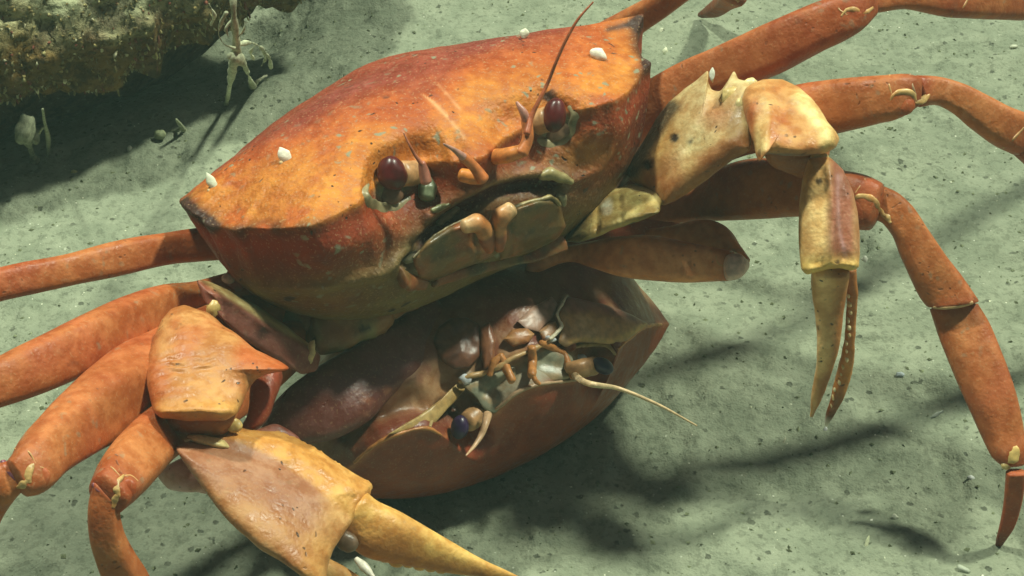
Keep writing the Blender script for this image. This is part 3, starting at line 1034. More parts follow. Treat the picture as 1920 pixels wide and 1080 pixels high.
# left side, nearest the viewer
E4 = leg(upper, 'short front left leg with pale knee, bent straight down', P(330, 1330, 0))
segment(E4, 'upper_segment', [(590, 560, 590, 650, 4.8), (480, 640, 500, 740, 5.2), (400, 690, 420, 800, 5.8), (310, 740, 352, 840, 6.6), (267, 769, 322, 862, 7.1), (222, 818, 296, 896, 7.6), (190, 866, 262, 930, 8.0), (176, 900, 232, 954, 8.2)], seed=71, n=2.3, b=.85, cap=(.2, .25))
segment(E4, 'wrist_segment', [(174, 902, 226, 950, 8.1), (166, 940, 224, 962, 7.9), (168, 995, 231, 1002, 7.4), (182, 1045, 254, 1048, 6.8), (200, 1092, 280, 1090, 6.1), (222, 1140, 296, 1136, 5.4)], seed=72, b=.85)
segment(E4, 'long_segment', [(226, 1145, 296, 1140, 5.2), (262, 1200, 320, 1195, 3.8), (300, 1265, 335, 1262, 1.8), (326, 1330, 335, 1330, 0)], seed=73, b=.75)
rim(E4, [(184, 872), (208, 876), (224, 892)], [8.7, 9.1, 9.1], 1.8)
rim(E4, [(176, 908), (184, 918), (198, 926)], [8.6, 9.0, 9.0], 5.0, col='8a5058')
rim(E4, [(226, 894), (246, 892), (258, 902)], [9.1, 9.1, 8.9], 1.8)
lobe(E4, 238, 918, 18, 22, .5)
crescent(E4, [(232, 892), (222, 902), (218, 916), (224, 930)], [3, 6, 8, 4])
crescent(E4, [(222, 926), (216, 938), (212, 950)], [5, 9, 5])

# ------------------------------------------------------------------ claws of the upper crab
def clawcol(a, b, c, seed=0, side=0.0, amt=1.0):
    """a towards phi=side, b on the other faces, c mottling"""
    def f(U, PH, V):
        w = fbm(V, 0.9, 4, 120 + seed)
        k = 0.5 + 0.5 * np.cos(PH - side)
        col = lerp(b, a, sstep(.25, .8, k + .22 * w) * amt)
        return lerp(col, c, .6 * sstep(.1, .8, fbm(V, 1.5, 3, 130 + seed)))
    return f


PIH = math.pi / 2
RC = empty('claw', P(1552, 800, 0), upper)
RC['label'] = 'right claw hanging straight down with closed yellow fingers'
def rbase_col(U, PH, V):
    a, b_, _ = to_px(V)
    w = fbm(V, .6, 4, 133)
    c = lerp(hexcol('8f7c44'), hexcol('b89c5c'), sstep(-.4, .4, w))
    c = lerp(c, hexcol('d6cfae'), .9 * sstep(17, 7, np.hypot((a - 1137), (b_ - 388) * .7) + 4 * w))
    c = lerp(c, hexcol('4a4a34'), .7 * sstep(1120, 1080, a + 10 * w))
    return lerp(c, hexcol('d8c07a'), .6 * np.exp(-(seg_dist(a, b_, [(1120, 368), (1170, 352), (1232, 362)]) / 8) ** 2))


g = pillow([(1060, 452), (1078, 410), (1100, 380), (1121, 366), (1150, 353), (1183, 347), (1215, 351), (1236, 361), (1243, 380), (1238, 400), (1210, 412), (1180, 421), (1142, 433), (1115, 446), (1085, 456)], lambda a, b: 6.2 + (a - 1085) * .0075, .75, .7, rbase_col, p=2.8,
           N=150, relief=(([(1122, 368), (1120, 440)], -.12, 5), ([(1160, 356), (1168, 425)], -.06, 5), ([(1130, 366), (1230, 366)], .06, 8)), seed=2, rough=.06)
g.build('base_segment', M_CLAW, RC)


def merus_col(U, PH, V):
    w = fbm(V, 1.0, 4, 140)
    a, b_, _ = to_px(V)
    c = lerp(hexcol('a86c3a'), hexcol('b08a4e'), sstep(-.4, .5, w))
    c = lerp(c, hexcol('cbb47c'), sstep(20, 70, seg_dist(a, b_, [(1260, 375), (1400, 285)])) * sstep(1240, 1300, a) * .8)
    c = lerp(c, hexcol('a4572e'), .7 * np.exp(-(np.hypot((a - 1345) / 40, (b_ - 215) / 34)) ** 2))
    c = lerp(c, hexcol('3b3527'), .9 * sstep(26, 8, seg_dist(a, b_, [(1186, 322), (1222, 262), (1258, 200)]) + 8 * w))
    for sx, sy, sr in ((1264, 258, 9), (1216, 309, 10), (1297, 264, 5)):
        c = lerp(c, hexcol('191212'), .95 * sstep(sr + 3, sr - 3, np.hypot(a - sx, b_ - sy) + 2 * w))
    return c


def plane(x0, y0, z0, x1, y1, z1):
    """height running linearly from one pixel to another"""
    dx, dy = x1 - x0, y1 - y0
    return lambda px, py: z0 + (z1 - z0) * ((px - x0) * dx + (py - y0) * dy) / (dx * dx + dy * dy)


g = pillow([(1174, 324), (1186, 300), (1211, 258), (1232, 222), (1252, 193), (1284, 165), (1305, 150), (1327, 132), (1326, 154), (1334, 168), (1350, 172), (1362, 158), (1376, 133), (1382, 150), (1398, 154), (1408, 170), (1404, 200),
            (1401, 228), (1408, 262), (1408, 283), (1378, 297), (1350, 318), (1325, 337), (1300, 354), (1270, 374), (1244, 386), (1225, 374), (1205, 352), (1185, 340)],
           plane(1190, 340, 7.1, 1390, 180, 9.5), .85, .8, merus_col, p=3.2, centre=(1302, 258), N=220, relief=(([(1240, 300), (1300, 230), (1330, 180)], .16, 26), ([(1330, 190), (1310, 240), (1290, 280)], -.08, 10), ([(1250, 350), (1330, 290), (1395, 240)], .10, 18),
           ([(1337, 170), (1343, 196)], -.16, 12)), seed=5, rough=.05)
keep(RC, g)
g.build('arm_segment', M_CLAW, RC)['label'] = 'pale spined arm with dark silt along its edge'
knee(RC, [(1366, 180, 10.2, 15, 20, .5), (1408, 160, 10.3, 14, 15, .5), (1388, 196, 10.0, 10, 12, .2)])


def rcarp_col(U, PH, V):
    a, b_, _ = to_px(V)
    w = fbm(V, .8, 4, 150)
    c = lerp(hexcol('c0743c'), hexcol('cc9656'), sstep(-.4, .4, w))
    c = lerp(c, hexcol('ecd288'), .8 * sstep(26, 8, seg_dist(a, b_, [(1500, 185), (1545, 240), (1555, 270)]) + 8 * w) + .6 * sstep(18, 6, seg_dist(a, b_, [(1432, 190), (1428, 275)]) + 8 * w))
    c = lerp(c, hexcol('b4623a'), .6 * np.exp(-(np.hypot(a - 1415, b_ - 205) / 24) ** 2))
    return lerp(c, hexcol('4a3030'), .8 * np.exp(-(seg_dist(a, b_, [(1440, 289), (1535, 291)]) / 5) ** 2))  # painted dark line for the shadow under the wrist's lower edge


g = pillow([(1398, 165), (1412, 155), (1430, 149), (1464, 149), (1496, 164), (1518, 184), (1536, 206), (1551, 232), (1566, 248), (1573, 262), (1567, 277), (1548, 288), (1530, 292), (1500, 294), (1470, 292), (1445, 288),
            (1432, 291), (1423, 304), (1418, 290), (1415, 270), (1406, 250), (1402, 234), (1394, 205), (1391, 185)], plane(1450, 150, 9.9, 1490, 292, 9.5), .75, .6, rcarp_col, p=5.0, centre=(1475, 220), N=200,
           relief=(([(1432, 160), (1448, 215), (1428, 280)], .12, 14), ([(1500, 180), (1545, 240), (1555, 266)], .12, 14), ([(1470, 200), (1490, 260)], -.06, 18)), seed=8, rough=.05)
g.join(loft([(1430, 280, 1556, 280, 8.9), (1440, 298, 1548, 298, 8.5), (1466, 316, 1532, 312, 8.2), (1490, 328, 1520, 324, 8.0)], hexcol('a8683a'), n=2.6, b=.5, nr=24, ns=28))
keep(RC, g).build('wrist_segment', M_CLAW, RC)
blob(1538, 296, 9.0, 18, 12, hexcol('cdb070'), .1, .8, noise=.1).build('joint_knob', M_SOFT, RC)


def rpalm_col(U, PH, V):
    a, b_, _ = to_px(V)
    w = fbm(V, .8, 4, 160)
    t = (a - 1497) / 110.0
    c = lerp(hexcol('ecc27c'), hexcol('ac6c50'), sstep(.42, .62, t + .06 * w))  # shell's yellow and brown, with the facets' light and shade put in
    c = lerp(c, hexcol('d8a86a'), sstep(.86, 1.0, t) * .5)
    c = lerp(c, hexcol('d0a098'), .6 * np.exp(-(seg_dist(a, b_, [(1570, 330), (1572, 420), (1585, 480)]) / 4) ** 2))
    c = lerp(c, hexcol('dcae5c'), sstep(465, 500, b_))
    return lerp(c, hexcol('33220e'), .9 * sstep(9, 4, np.hypot(a - 1536, b_ - 340)))


g = pillow([(1516, 298), (1540, 291), (1556, 296), (1580, 318), (1600, 362), (1608, 400), (1612, 440), (1612, 478), (1608, 502), (1596, 508), (1575, 503), (1550, 506), (1530, 512), (1512, 516), (1502, 506), (1499, 470), (1497, 420), (1498, 380), (1505, 335)],
           plane(1540, 296, 9.0, 1555, 505, 7.2), .62, .6, rpalm_col, p=3.4, N=200, nr=30, relief=(([(1552, 310), (1562, 400), (1556, 490)], .14, 9), ([(1574, 330), (1584, 400), (1582, 480)], -.07, 8), ([(1505, 508), (1530, 506), (1560, 500), (1604, 500)], .14, 9)), seed=10, rough=.03)
keep(RC, g).build('palm', M_CLAW, RC)['label'] = 'yellow and brown palm of the right claw'
g = loft([(1522, 506, 1592, 506, 7.1), (1520, 530, 1590, 528, 6.7), (1528, 586, 1582, 580, 5.9), (1532, 649, 1573, 650, 5.0), (1527, 707, 1554, 715, 4.0), (1521, 752, 1536, 757, 3.3), (1519, 780, 1524, 781, 2.9)],
         clawcol(hexcol('b0703a'), hexcol('e8b878'), hexcol('cc9250'), 4, 0.0), n=2.4, b=.7, nr=56, cap=(.3, .5)).rough(.03, .5, 12)
g.build('movable_finger', M_CLAW, RC)
g = loft([(1566, 500, 1607, 505, 6.7), (1586, 546, 1608, 548, 6.1), (1586, 586, 1607, 590, 5.5), (1580, 650, 1603, 655, 4.6), (1568, 706, 1596, 704, 3.7), (1556, 752, 1578, 754, 3.0), (1548, 785, 1556, 790, 2.5), (1547, 797, 1551, 799, 2.3)],
         [(0, hexcol('b4743c')), (.7, hexcol('c07c3a')), (.93, hexcol('6a3a1c')), (1, hexcol('eee6d0'))], n=2.4, b=.8, nr=56, cap=(.3, .5)).rough(.03, .5, 14)
ff = keep(RC, g).build('fixed_finger', M_CLAW, RC)
bvf = bvh_of(g)
for k in range(15):
    u = k / 14
    tx, ty = np.interp(u, [0, .3, .6, 1], [1592, 1591, 1584, 1556]), 555 + u * 205
    blob(tx - 1 + 2 * (k * 7 % 3), ty, zs(bvf, tx + 4, ty, -.02, 2.5), (4.4 - 2 * u) * (.75 + .5 * (k * 5 % 7) / 7), (7.5 - 2 * u) * (.7 + .5 * (k * 3 % 5) / 5), lerp(hexcol('e0d2a0'), hexcol('c8a868'), np.array((k * 3 % 4) / 4)), -.1, .8, nr=8, ns=10, noise=.25, seed=k).build('tooth', M_SOFT, RC)

LC = empty('claw', P(960, 1075, 0), upper)
LC['label'] = 'left claw raised near the viewer with yellow pointed finger'


def larm_col(U, PH, V):
    a, b_, _ = to_px(V)
    w = fbm(V, .7, 4, 170)
    d = (b_ - 563) - (a - 444) * .62
    c = lerp(hexcol('9a8a5e'), hexcol('8f5644'), sstep(-6, 8, d + 5 * w))
    c = lerp(c, hexcol('d2b878'), .9 * np.exp(-(d / 6) ** 2))
    return lerp(c, hexcol('2c2520'), .75 * np.exp(-(np.hypot(a - 492, b_ - 624) / 13) ** 2))


g = pillow([(370, 526), (392, 530), (430, 547), (478, 573), (530, 607), (578, 644), (600, 668), (592, 694), (567, 701), (530, 684), (494, 660), (450, 632), (406, 594), (382, 566)], plane(385, 550, 7.6, 590, 680, 5.5), .7, .7, larm_col, p=2.6, centre=(484, 616), N=180, nr=26,
           relief=(([(400, 545), (444, 565), (500, 608), (556, 636), (582, 656)], .22, 11), ([(430, 590), (500, 645), (560, 684)], -.06, 12)), seed=22, rough=.07)
keep(LC, g)
g.build('arm_segment', M_CLAW, LC)
knee(LC, [(400, 578, 8.2, 14, 17, -.3), (582, 662, 6.2, 9, 24, .25)])


def lcarp_col(U, PH, V):
    a, b_, _ = to_px(V)
    w = fbm(V, .8, 4, 180)
    c = lerp(hexcol('b56a36'), hexcol('bd8248'), sstep(-.5, .4, w + .1))
    c = lerp(c, hexcol('cb9248'), .7 * sstep(30, 8, seg_dist(a, b_, [(300, 770), (390, 762), (440, 770)]) + 8 * w))
    c = lerp(c, hexcol('bb5c2e'), .7 * sstep(50, 10, seg_dist(a, b_, [(470, 665), (538, 690)])))
    c = lerp(c, hexcol('b8602f'), .6 * np.exp(-((a - 285) / 12) ** 2))
    return c


def wrinkle(g, box, amp, per, ang):
    """short cross wrinkles on a shell"""
    V = g.verts()
    a, b_, _ = to_px(V)
    N_ = normals(V, g.F)
    m = np.exp(-(np.hypot((a - box[0]) / box[2], (b_ - box[1]) / box[3])) ** 4) * ((N_ @ TOW) > 0)
    s = a * math.sin(ang) + b_ * math.cos(ang) + 16 * fbm(V, .6, 3, 33)
    g.set_verts(V + N_ * (amp * m * np.sin(s / per * 2 * math.pi))[:, None])
    return g


g = pillow([(322, 580), (345, 572), (389, 586), (415, 606), (439, 624), (478, 658), (505, 672), (542, 691), (515, 695), (494, 700), (478, 712), (467, 732), (456, 755), (447, 776), (425, 788), (400, 792), (360, 792), (333, 790), (305, 784), (292, 770),
            (284, 750), (280, 730), (276, 690), (279, 660), (286, 640), (295, 622), (306, 598)], plane(350, 580, 8.1, 370, 790, 7.8), .85, .7, lcarp_col, p=4.0, centre=(372, 688), N=220, nr=34,
           relief=(([(295, 772), (380, 768), (446, 772)], .14, 12), ([(440, 640), (480, 668), (536, 690)], .14, 18), ([(320, 690), (420, 720)], -.08, 30), ([(395, 600), (430, 640)], .08, 16)), seed=25, rough=.09)
wrinkle(g, (345, 690, 55, 62), .02, 15, .25)
g.join(loft([(300, 776, 446, 776, 7.5), (306, 794, 438, 792, 7.2), (326, 822, 416, 814, 6.8)], hexcol('a4602f'), n=2.6, b=.6, nr=20, ns=28))
keep(LC, g).build('wrist_segment', M_CLAW, LC)['label'] = 'wrinkled orange wrist with an inner spine'
g = loft([(470, 700, 530, 706, 7.0), (468, 740, 516, 752, 6.9), (462, 780, 500, 790, 6.7), (450, 800, 480, 806, 6.6)], clawcol(hexcol('8a3c22'), hexcol('9a4a2a'), hexcol('7a3a22'), 7), n=2.6, b=1.0).rough(.04, .7, 2)
g.build('wrist_inner_face', M_CLAW, LC)


def lpalm_col(U, PH, V):
    w = fbm(V, .9, 4, 190)
    a, b_, _ = to_px(V)
    d = (b_ - np.interp(a, [330, 440, 525, 600, 660, 700], [800, 826, 866, 918, 972, 1010]))      # below the facet line
    c = lerp(hexcol('c68a42'), hexcol('a06e4e'), sstep(-8, 10, d + 9 * w))
    c = lerp(c, hexcol('b07a42'), sstep(60, 120, d + 20 * w) * .7)
    return lerp(c, hexcol('d8a458'), sstep(600, 660, a + .4 * (b_ - 900)) * .5)


def gran(g, sel, amp, size, seed):
    V = g.verts()
    N_ = normals(V, g.F)
    m = sel(V)
    g.set_verts(V + N_ * (amp * m * sstep(.15, .7, vnoise(V, size, seed)))[:, None])
    return g


g = pillow([(330, 838), (352, 828), (400, 818), (430, 806), (440, 800), (470, 806), (525, 811), (556, 822), (580, 834), (606, 850), (630, 868), (662, 888), (697, 908), (694, 925), (684, 945), (670, 965), (655, 985), (640, 1005), (625, 1030), (615, 1060),
            (610, 1095), (585, 1092), (560, 1078), (525, 1052), (490, 1030), (465, 1007), (435, 980), (410, 952), (385, 920), (365, 890), (345, 862)], plane(360, 840, 7.2, 660, 1000, 5.6), .85, .8, lpalm_col, p=2.8, centre=(505, 935), N=240, nr=40,
           relief=(([(440, 812), (525, 830), (600, 872), (680, 925)], .16, 16), ([(420, 842), (525, 872), (600, 922), (650, 968)], -.09, 12), ([(690, 915), (650, 985), (620, 1040)], .08, 10)), seed=28, rough=.04)


def ridge_sel(V):
    a, b_, _ = to_px(V)
    return sstep(48, 20, seg_dist(a, b_, [(470, 812), (560, 842), (640, 890), (690, 925)]))


gran(g, ridge_sel, .028, .13, 77)
keep(LC, g).build('palm', M_CLAW, LC)['label'] = 'broad palm with a granular yellow ridge and brown side'
knee(LC, [(440, 797, 8.0, 13, 17, -.2), (392, 828, 7.9, 40, 11, .25), (326, 815, 7.6, 8, 8, 0)])
g = loft([(690, 925, 622, 1010, 5.5), (704, 938, 642, 1016, 5.4), (750, 962, 680, 1040, 5.1), (800, 990, 742, 1054, 4.7), (850, 1018, 800, 1066, 4.3), (905, 1048, 872, 1078, 3.9), (950, 1070, 934, 1086, 3.6), (976, 1082, 972, 1088, 3.4)],
         clawcol(hexcol('d8a858'), hexcol('b87a3c'), hexcol('c48a46'), 8, math.pi, 1.0), n=2.5, b=.72, nr=64, ns=36, cap=(.3, .4)).rough(.03, 1.5, 31, 2)
keep(LC, g).build('movable_finger', M_CLAW, LC)
for k, (tx, ty, r) in enumerate(((700, 1040, 7), (720, 1050, 9), (742, 1058, 10), (764, 1060, 9), (785, 1065, 9), (806, 1069, 8), (826, 1073, 7))):
    blob(tx, ty - 4, 4.75 - .12 * k, r * 1.5, r, hexcol('cf9c54'), .3, .8, nr=8, ns=12).build('tooth', M_SOFT, LC)
g = loft([(600, 1040, 570, 1084, 5.3), (640, 1060, 610, 1100, 5.0), (690, 1090, 670, 1125, 4.5), (770, 1130, 760, 1150, 3.9), (860, 1155, 856, 1163, 3.5)], [(0, hexcol('b88448')), (1, hexcol('d8b070'))], n=2.4, b=.8).rough(.03, .6, 32)
keep(LC, g).build('fixed_finger', M_CLAW, LC)
tube([(668, 1048, 5.3), (682, 1062, 5.2), (700, 1082, 5.1)], [5, 9, 4], hexcol('c8c2b0'), nr=14).build('tooth', M_SOFT, LC)
blob(650, 1016, 5.4, 22, 20, hexcol('6a5440'), .4, .6, noise=.15).build('joint_knob', M_SOFT, LC)

# ------------------------------------------------------------------ face of the upper crab
def on1(px, py, off=0.0):
    return zs(BV1, px, py, off)


def on2(px, py, off=0.0):
    return zs(BV2, px, py, off, 5.0)


def tube_on(zf, pts, rad, col, off=.05, **kw):
    """a strand lying on a surface"""
    return tube([(a, b, zf(a, b, off)) for a, b in pts], rad, col, **kw)


def eye(owner, c, size, rot, stalk, z, zst, rdark, col='3a1018', noise=.05):
    e = blob(c[0], c[1], z, size[0], size[1], lerp(hexcol(col), hexcol('160810'), np.array(.4)), rot, .9, nr=20, ns=28, noise=noise, seed=int(c[0])).build('eye', M_EYE, owner)
    ABS[e.name] = Vector((0, 0, 0))
    tube([(a, b, zz) for (a, b), zz in zip(stalk, zst)], rdark, lerp(hexcol('a87a50'), hexcol('b88e62'), np.array(.5)), nr=18, ns=18).rough(.03, .3, 3).build('eyestalk', M_SOFT, e)
    return e


def socket(pts, rad, col, cup):
    g = tube_on(on1, pts, rad, lambda U, PH, V: lerp(hexcol(col), hexcol('6e6a50'), sstep(-.3, .5, fbm(V, .35, 3, 8))), -.03, nr=44, ns=16, b=.4).rough(.04, .3, 6)
    px, py, rx, ry, rot, cc = cup
    g.join(blob(px, py, on1(px, py, -.05), rx, ry, hexcol(cc), rot, .3, noise=.2, seed=4))
    g.build('eye_socket', M_SOFT, upper)


socket([(690, 344), (682, 356), (684, 372), (700, 387), (724, 393), (750, 387), (768, 372)], [5, 10, 12, 13, 13, 11, 6], '988c68', (722, 362, 34, 24, .2, '7a5a44'))
ze = on1(735, 352, .35) + .25
e = eye(upper, (735, 325), (28, 34), -.3, [(806, 322), (782, 324), (754, 326)], ze + .05, [ze - .75, ze - .4, ze - .15], [16, 23, 24], col='641c18', noise=.1)
socket([(1068, 200), (1078, 212), (1078, 232), (1068, 252), (1048, 267), (1026, 271), (1008, 264)], [6, 9, 11, 12, 13, 11, 6], 'a09470', (1040, 244, 30, 22, -.3, '80644c'))
zr = on1(1042, 238, .35) + .25
e = eye(upper, (1040, 216), (22, 33), .1, [(986, 240), (1004, 232), (1026, 224)], zr + .05, [zr - .7, zr - .35, zr - .15], [16, 23, 24], col='641c18', noise=.1)

ANT = hexcol('c0703c')
# small feelers
g = tube_on(on1, [(866, 328), (884, 332), (902, 334)], [13, 14, 12], hexcol('cf8038'), .25)
g.join(tube([(905, 336, on1(900, 332, .5)), (888, 312, on1(888, 318, .7)), (868, 294, 10.2)], [13, 10, 10], ANT))
g.join(tube([(868, 294, 10.25), (850, 280, 10.5), (832, 270, 10.7)], [8, 4.5, 2], hexcol('b88878')))
g.build('feeler', M_SOFT, upper)
g = tube([(926, 294, 9.6), (948, 292, 9.9), (976, 284, 10.1)], [15, 15, 13], hexcol('d08040'))
g.join(tube([(978, 286, 10.1), (989, 262, 10.3), (988, 226, 10.6)], [13, 11, 11], ANT))
g.join(tube([(988, 228, 10.6), (982, 212, 10.8), (969, 192, 11.0)], [9, 8, 3], hexcol('b88070')))
g.build('feeler', M_SOFT, upper)
# long feelers
g = tube_on(on1, [(800, 368), (802, 352), (798, 338)], [16, 18, 13], hexcol('6c7458'), .15, nr=16)
g.join(tube([(799, 340, 9.9), (795, 322, 10.1), (791, 306, 10.3)], [11, 10, 7], hexcol('b0705c')))
g.join(tube([(791, 308, 10.3), (778, 290, 10.5), (768, 272, 10.7), (757, 250, 10.9)], [4.5, 3.2, 2.4, 1.2], hexcol('9a5a40')))
g.build('antenna', M_SOFT, upper)
g = tube([(988, 250, 10.5), (995, 222, 10.7), (1010, 190, 11.0), (1026, 158, 11.3), (1042, 118, 11.8), (1062, 74, 12.3), (1084, 36, 12.7), (1112, 4, 13.0)], [7, 5.5, 4, 3.6, 3.3, 3.0, 2.6, 1.6], hexcol('a85a38'), nr=80, ns=10)
g.build('antenna', M_SOFT, upper)

# mouth: folded plates, two finger-like palps, pale corner pieces
def plate_col(seed):
    def f(U, PH, V):
        w = fbm(V, .6, 4, seed)
        c = lerp(hexcol('7c623a'), hexcol('94582f'), sstep(-.3, .4, w))
        return lerp(c, hexcol('5e5232'), sstep(.1, .6, fbm(V, .5, 3, seed + 5)))
    return f


def mouthz(px, py):                                   # plane of the closed mouth plates
    a = POSE1.world(np.array([[0, .25, -1.6]]))[0]
    n_ = POSE1.y * .93 - POSE1.z * .37
    r = P(px, py, 0) - CAM
    t = ((a - CAM) @ n_) / (r @ n_)
    return (CAM + r * t)[2] / ZS


def plate(st, seed, b=.42):
    return loft([(a, b_, c, d, max(mouthz((a + c) / 2, (b_ + d) / 2), on1((a + c) / 2, (b_ + d) / 2, .1))) for a, b_, c, d in st], plate_col(seed), n=2.6, b=b, nr=44, ns=36, cap=(.25, .25)).rough(.05, .5, seed)


def fitted(outline, zf, off):
    """a plane of heights fitted through a surface below an outline"""
    A_ = np.array([(a, b, 1.0) for a, b in outline])
    z_ = np.array([zf(a, b, off) for a, b in outline])
    k = np.linalg.lstsq(A_, z_, rcond=None)[0]
    return lambda a, b: k[0] * a + k[1] * b + k[2]


ZM = lambda a, b, o: max(mouthz(a, b), on1(a, b, .1)) + o
for out, rel, sd in (([(775, 486), (800, 455), (840, 428), (880, 412), (912, 418), (926, 440), (930, 478), (905, 492), (860, 510), (815, 530), (785, 522)], (([(800, 480), (850, 460), (890, 450)], -.14, 16), ([(885, 420), (895, 490)], -.10, 5), ([(790, 470), (850, 430), (905, 420)], .07, 8)), 210),
                     ([(936, 410), (965, 390), (1005, 376), (1036, 372), (1054, 388), (1062, 425), (1045, 450), (1010, 466), (965, 480), (938, 488)], (([(985, 430), (1030, 410)], -.14, 16), ([(962, 392), (962, 480)], -.10, 5), ([(960, 396), (1010, 380), (1048, 385)], .07, 8)), 220)):
    pc = plate_col(sd)
    pillow(out, fitted(out, ZM, .03), .5, .4, pc, p=2.6, N=140, nr=22, relief=rel, seed=sd, rough=.08).build('mouth_plate', M_DARKSHELL, upper)
plate([(820, 515, 812, 538), (880, 497, 876, 520), (940, 482, 942, 503), (1000, 466, 1006, 490), (1050, 440, 1064, 470)], 230, .5).build('mouth_plate', M_DARKSHELL, upper)
plate([(744, 500, 760, 540), (780, 518, 770, 546), (800, 524, 795, 545)], 240, .5).build('mouth_plate', M_DARKSHELL, upper)
PALP = hexcol('b8743e')
zm = lambda a, b, o: max(mouthz(a, b), on1(a, b, .1)) + o * .75
for pts, rr in (([(872, 424), (892, 418), (908, 432), (914, 456), (918, 468)], [14, 19, 17, 14, 9]), ([(958, 392), (942, 404), (936, 424), (936, 448), (936, 466)], [15, 18, 14, 14, 9])):
    g = tube([(a, b, zm(a, b, .55)) for a, b in pts], rr, [(0, hexcol('cfa878')), (.3, PALP), (.6, hexcol('c08450')), (.66, hexcol('8a4a2c')), (1, hexcol('a85e34'))], nr=34, ns=18)
    g.build('mouth_palp', M_SOFT, upper)
for pts, rr, cc in (([(1012, 332), (1030, 326), (1050, 332), (1070, 342)], [7, 11, 10, 6], '94875a'), ([(826, 420), (840, 404), (856, 392)], [5, 9, 5], '857c58'), ([(812, 396), (826, 390), (842, 384)], [5, 7, 4], '767650'),
                    ([(760, 490), (772, 484), (780, 474)], [6, 8, 5], '8a8468'), ([(1046, 366), (1056, 372), (1058, 384)], [5, 7, 5], '80785a')):
    tube_on(on1, pts, rr, hexcol(cc), .03, nr=16).rough(.07, .25, 4).build('mouth_corner', M_SOFT, upper)
# thin pale rims along the plates
for pts in ([(776, 484), (802, 454), (842, 427), (880, 412), (910, 416)], [(940, 404), (968, 388), (1006, 376), (1036, 372), (1052, 386)]):
    tube([(a, b, zm(a, b, .12)) for a, b in pts], [2, 4, 4, 4, 2], lambda U, PH, V: lerp(hexcol('9a8a5c'), hexcol('5c5030'), sstep(-.2, .4, fbm(V, .3, 3, 12))), nr=40, ns=8).rough(.05, .25, 9).build('mouth_rim', M_SOFT, upper)
# underside plates and limb bases in the shade below the face
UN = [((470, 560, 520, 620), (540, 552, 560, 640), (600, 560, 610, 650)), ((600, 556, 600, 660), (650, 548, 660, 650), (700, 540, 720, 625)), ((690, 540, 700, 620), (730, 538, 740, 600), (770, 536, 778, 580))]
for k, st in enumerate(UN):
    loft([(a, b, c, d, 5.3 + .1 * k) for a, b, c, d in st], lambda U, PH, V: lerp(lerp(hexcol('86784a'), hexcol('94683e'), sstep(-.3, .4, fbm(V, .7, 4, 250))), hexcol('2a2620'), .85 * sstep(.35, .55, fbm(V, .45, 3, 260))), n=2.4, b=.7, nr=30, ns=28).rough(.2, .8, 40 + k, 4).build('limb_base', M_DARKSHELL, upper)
# little pink limb bases showing under the left spine
blob(440, 530, 6.4, 22, 26, hexcol('a86a5c'), .3, .8, noise=.2, seed=3).build('limb_base', M_SOFT, upper)
blob(427, 522, 6.8, 12, 10, hexcol('cfc8b4'), .3, .8, noise=.3, seed=4).build('limb_base', M_SOFT, upper)
g = tube([(1110, 372, 6.4), (1150, 330, 6.9), (1200, 290, 7.2)], [30, 26, 16], hexcol('8f6a56'), nr=20).rough(.06, .5, 2)
g.build('limb_base', M_SOFT, upper)

# ------------------------------------------------------------------ lower crab: eyes, feelers, mouth, folded limbs
e = eye(lower, (862, 801), (17, 23), .12, [(912, 768), (896, 778), (878, 790)], on2(890, 790, .9), [on2(900, 780, .3), on2(895, 782, .5), on2(890, 786, .7)], [13, 20, 20], col='3a2450', noise=.02)
e = eye(lower, (1130, 686), (22, 15), .5, [(1064, 690), (1090, 689), (1112, 687)], on2(1110, 690, 1.5), [on2(1060, 690, .4), on2(1085, 690, .9), on2(1105, 690, 1.2)], [11, 17, 18], col='3a2450', noise=.02)
tube([(914, 778, on2(914, 778, .5)), (910, 795, on2(912, 790, .9)), (903, 814, on2(912, 800, 1.1)), (890, 835, on2(912, 810, 1.3)), (874, 854, on2(910, 815, 1.5))], [9, 7, 6, 4, 1.5], hexcol('cfa680'), nr=30).build('antenna', M_SOFT, lower)
tube([(1060, 680, on2(1060, 680, .3)), (1078, 704, on2(1075, 704, .5)), (1092, 714, 6.0), (1158, 728, 5.9), (1232, 758, 5.4), (1306, 798, 4.6)], [7, 7, 6, 4, 3, 1.6], hexcol('d0b48a'), nr=60, ns=10).build('antenna', M_SOFT, lower)
FE = hexcol('c08048')
for pts, rr in (([(918, 702), (926, 680), (938, 668)], [7, 8, 8]), ([(938, 666), (950, 690), (960, 714)], [9, 10, 10]), ([(997, 652), (998, 675), (997, 704)], [10, 11, 9]), ([(1014, 642), (1036, 652), (1058, 664)], [7, 8, 7]),
                ([(1058, 664), (1068, 690), (1074, 708)], [7, 8, 7]), ([(1000, 706), (1006, 716), (1012, 720)], [6, 6, 5])):
    tube_on(on2, pts, [r_ * .85 for r_ in rr], FE, .42, nr=16).rough(.03, .3, 7).build('feeler', M_SOFT, lower)
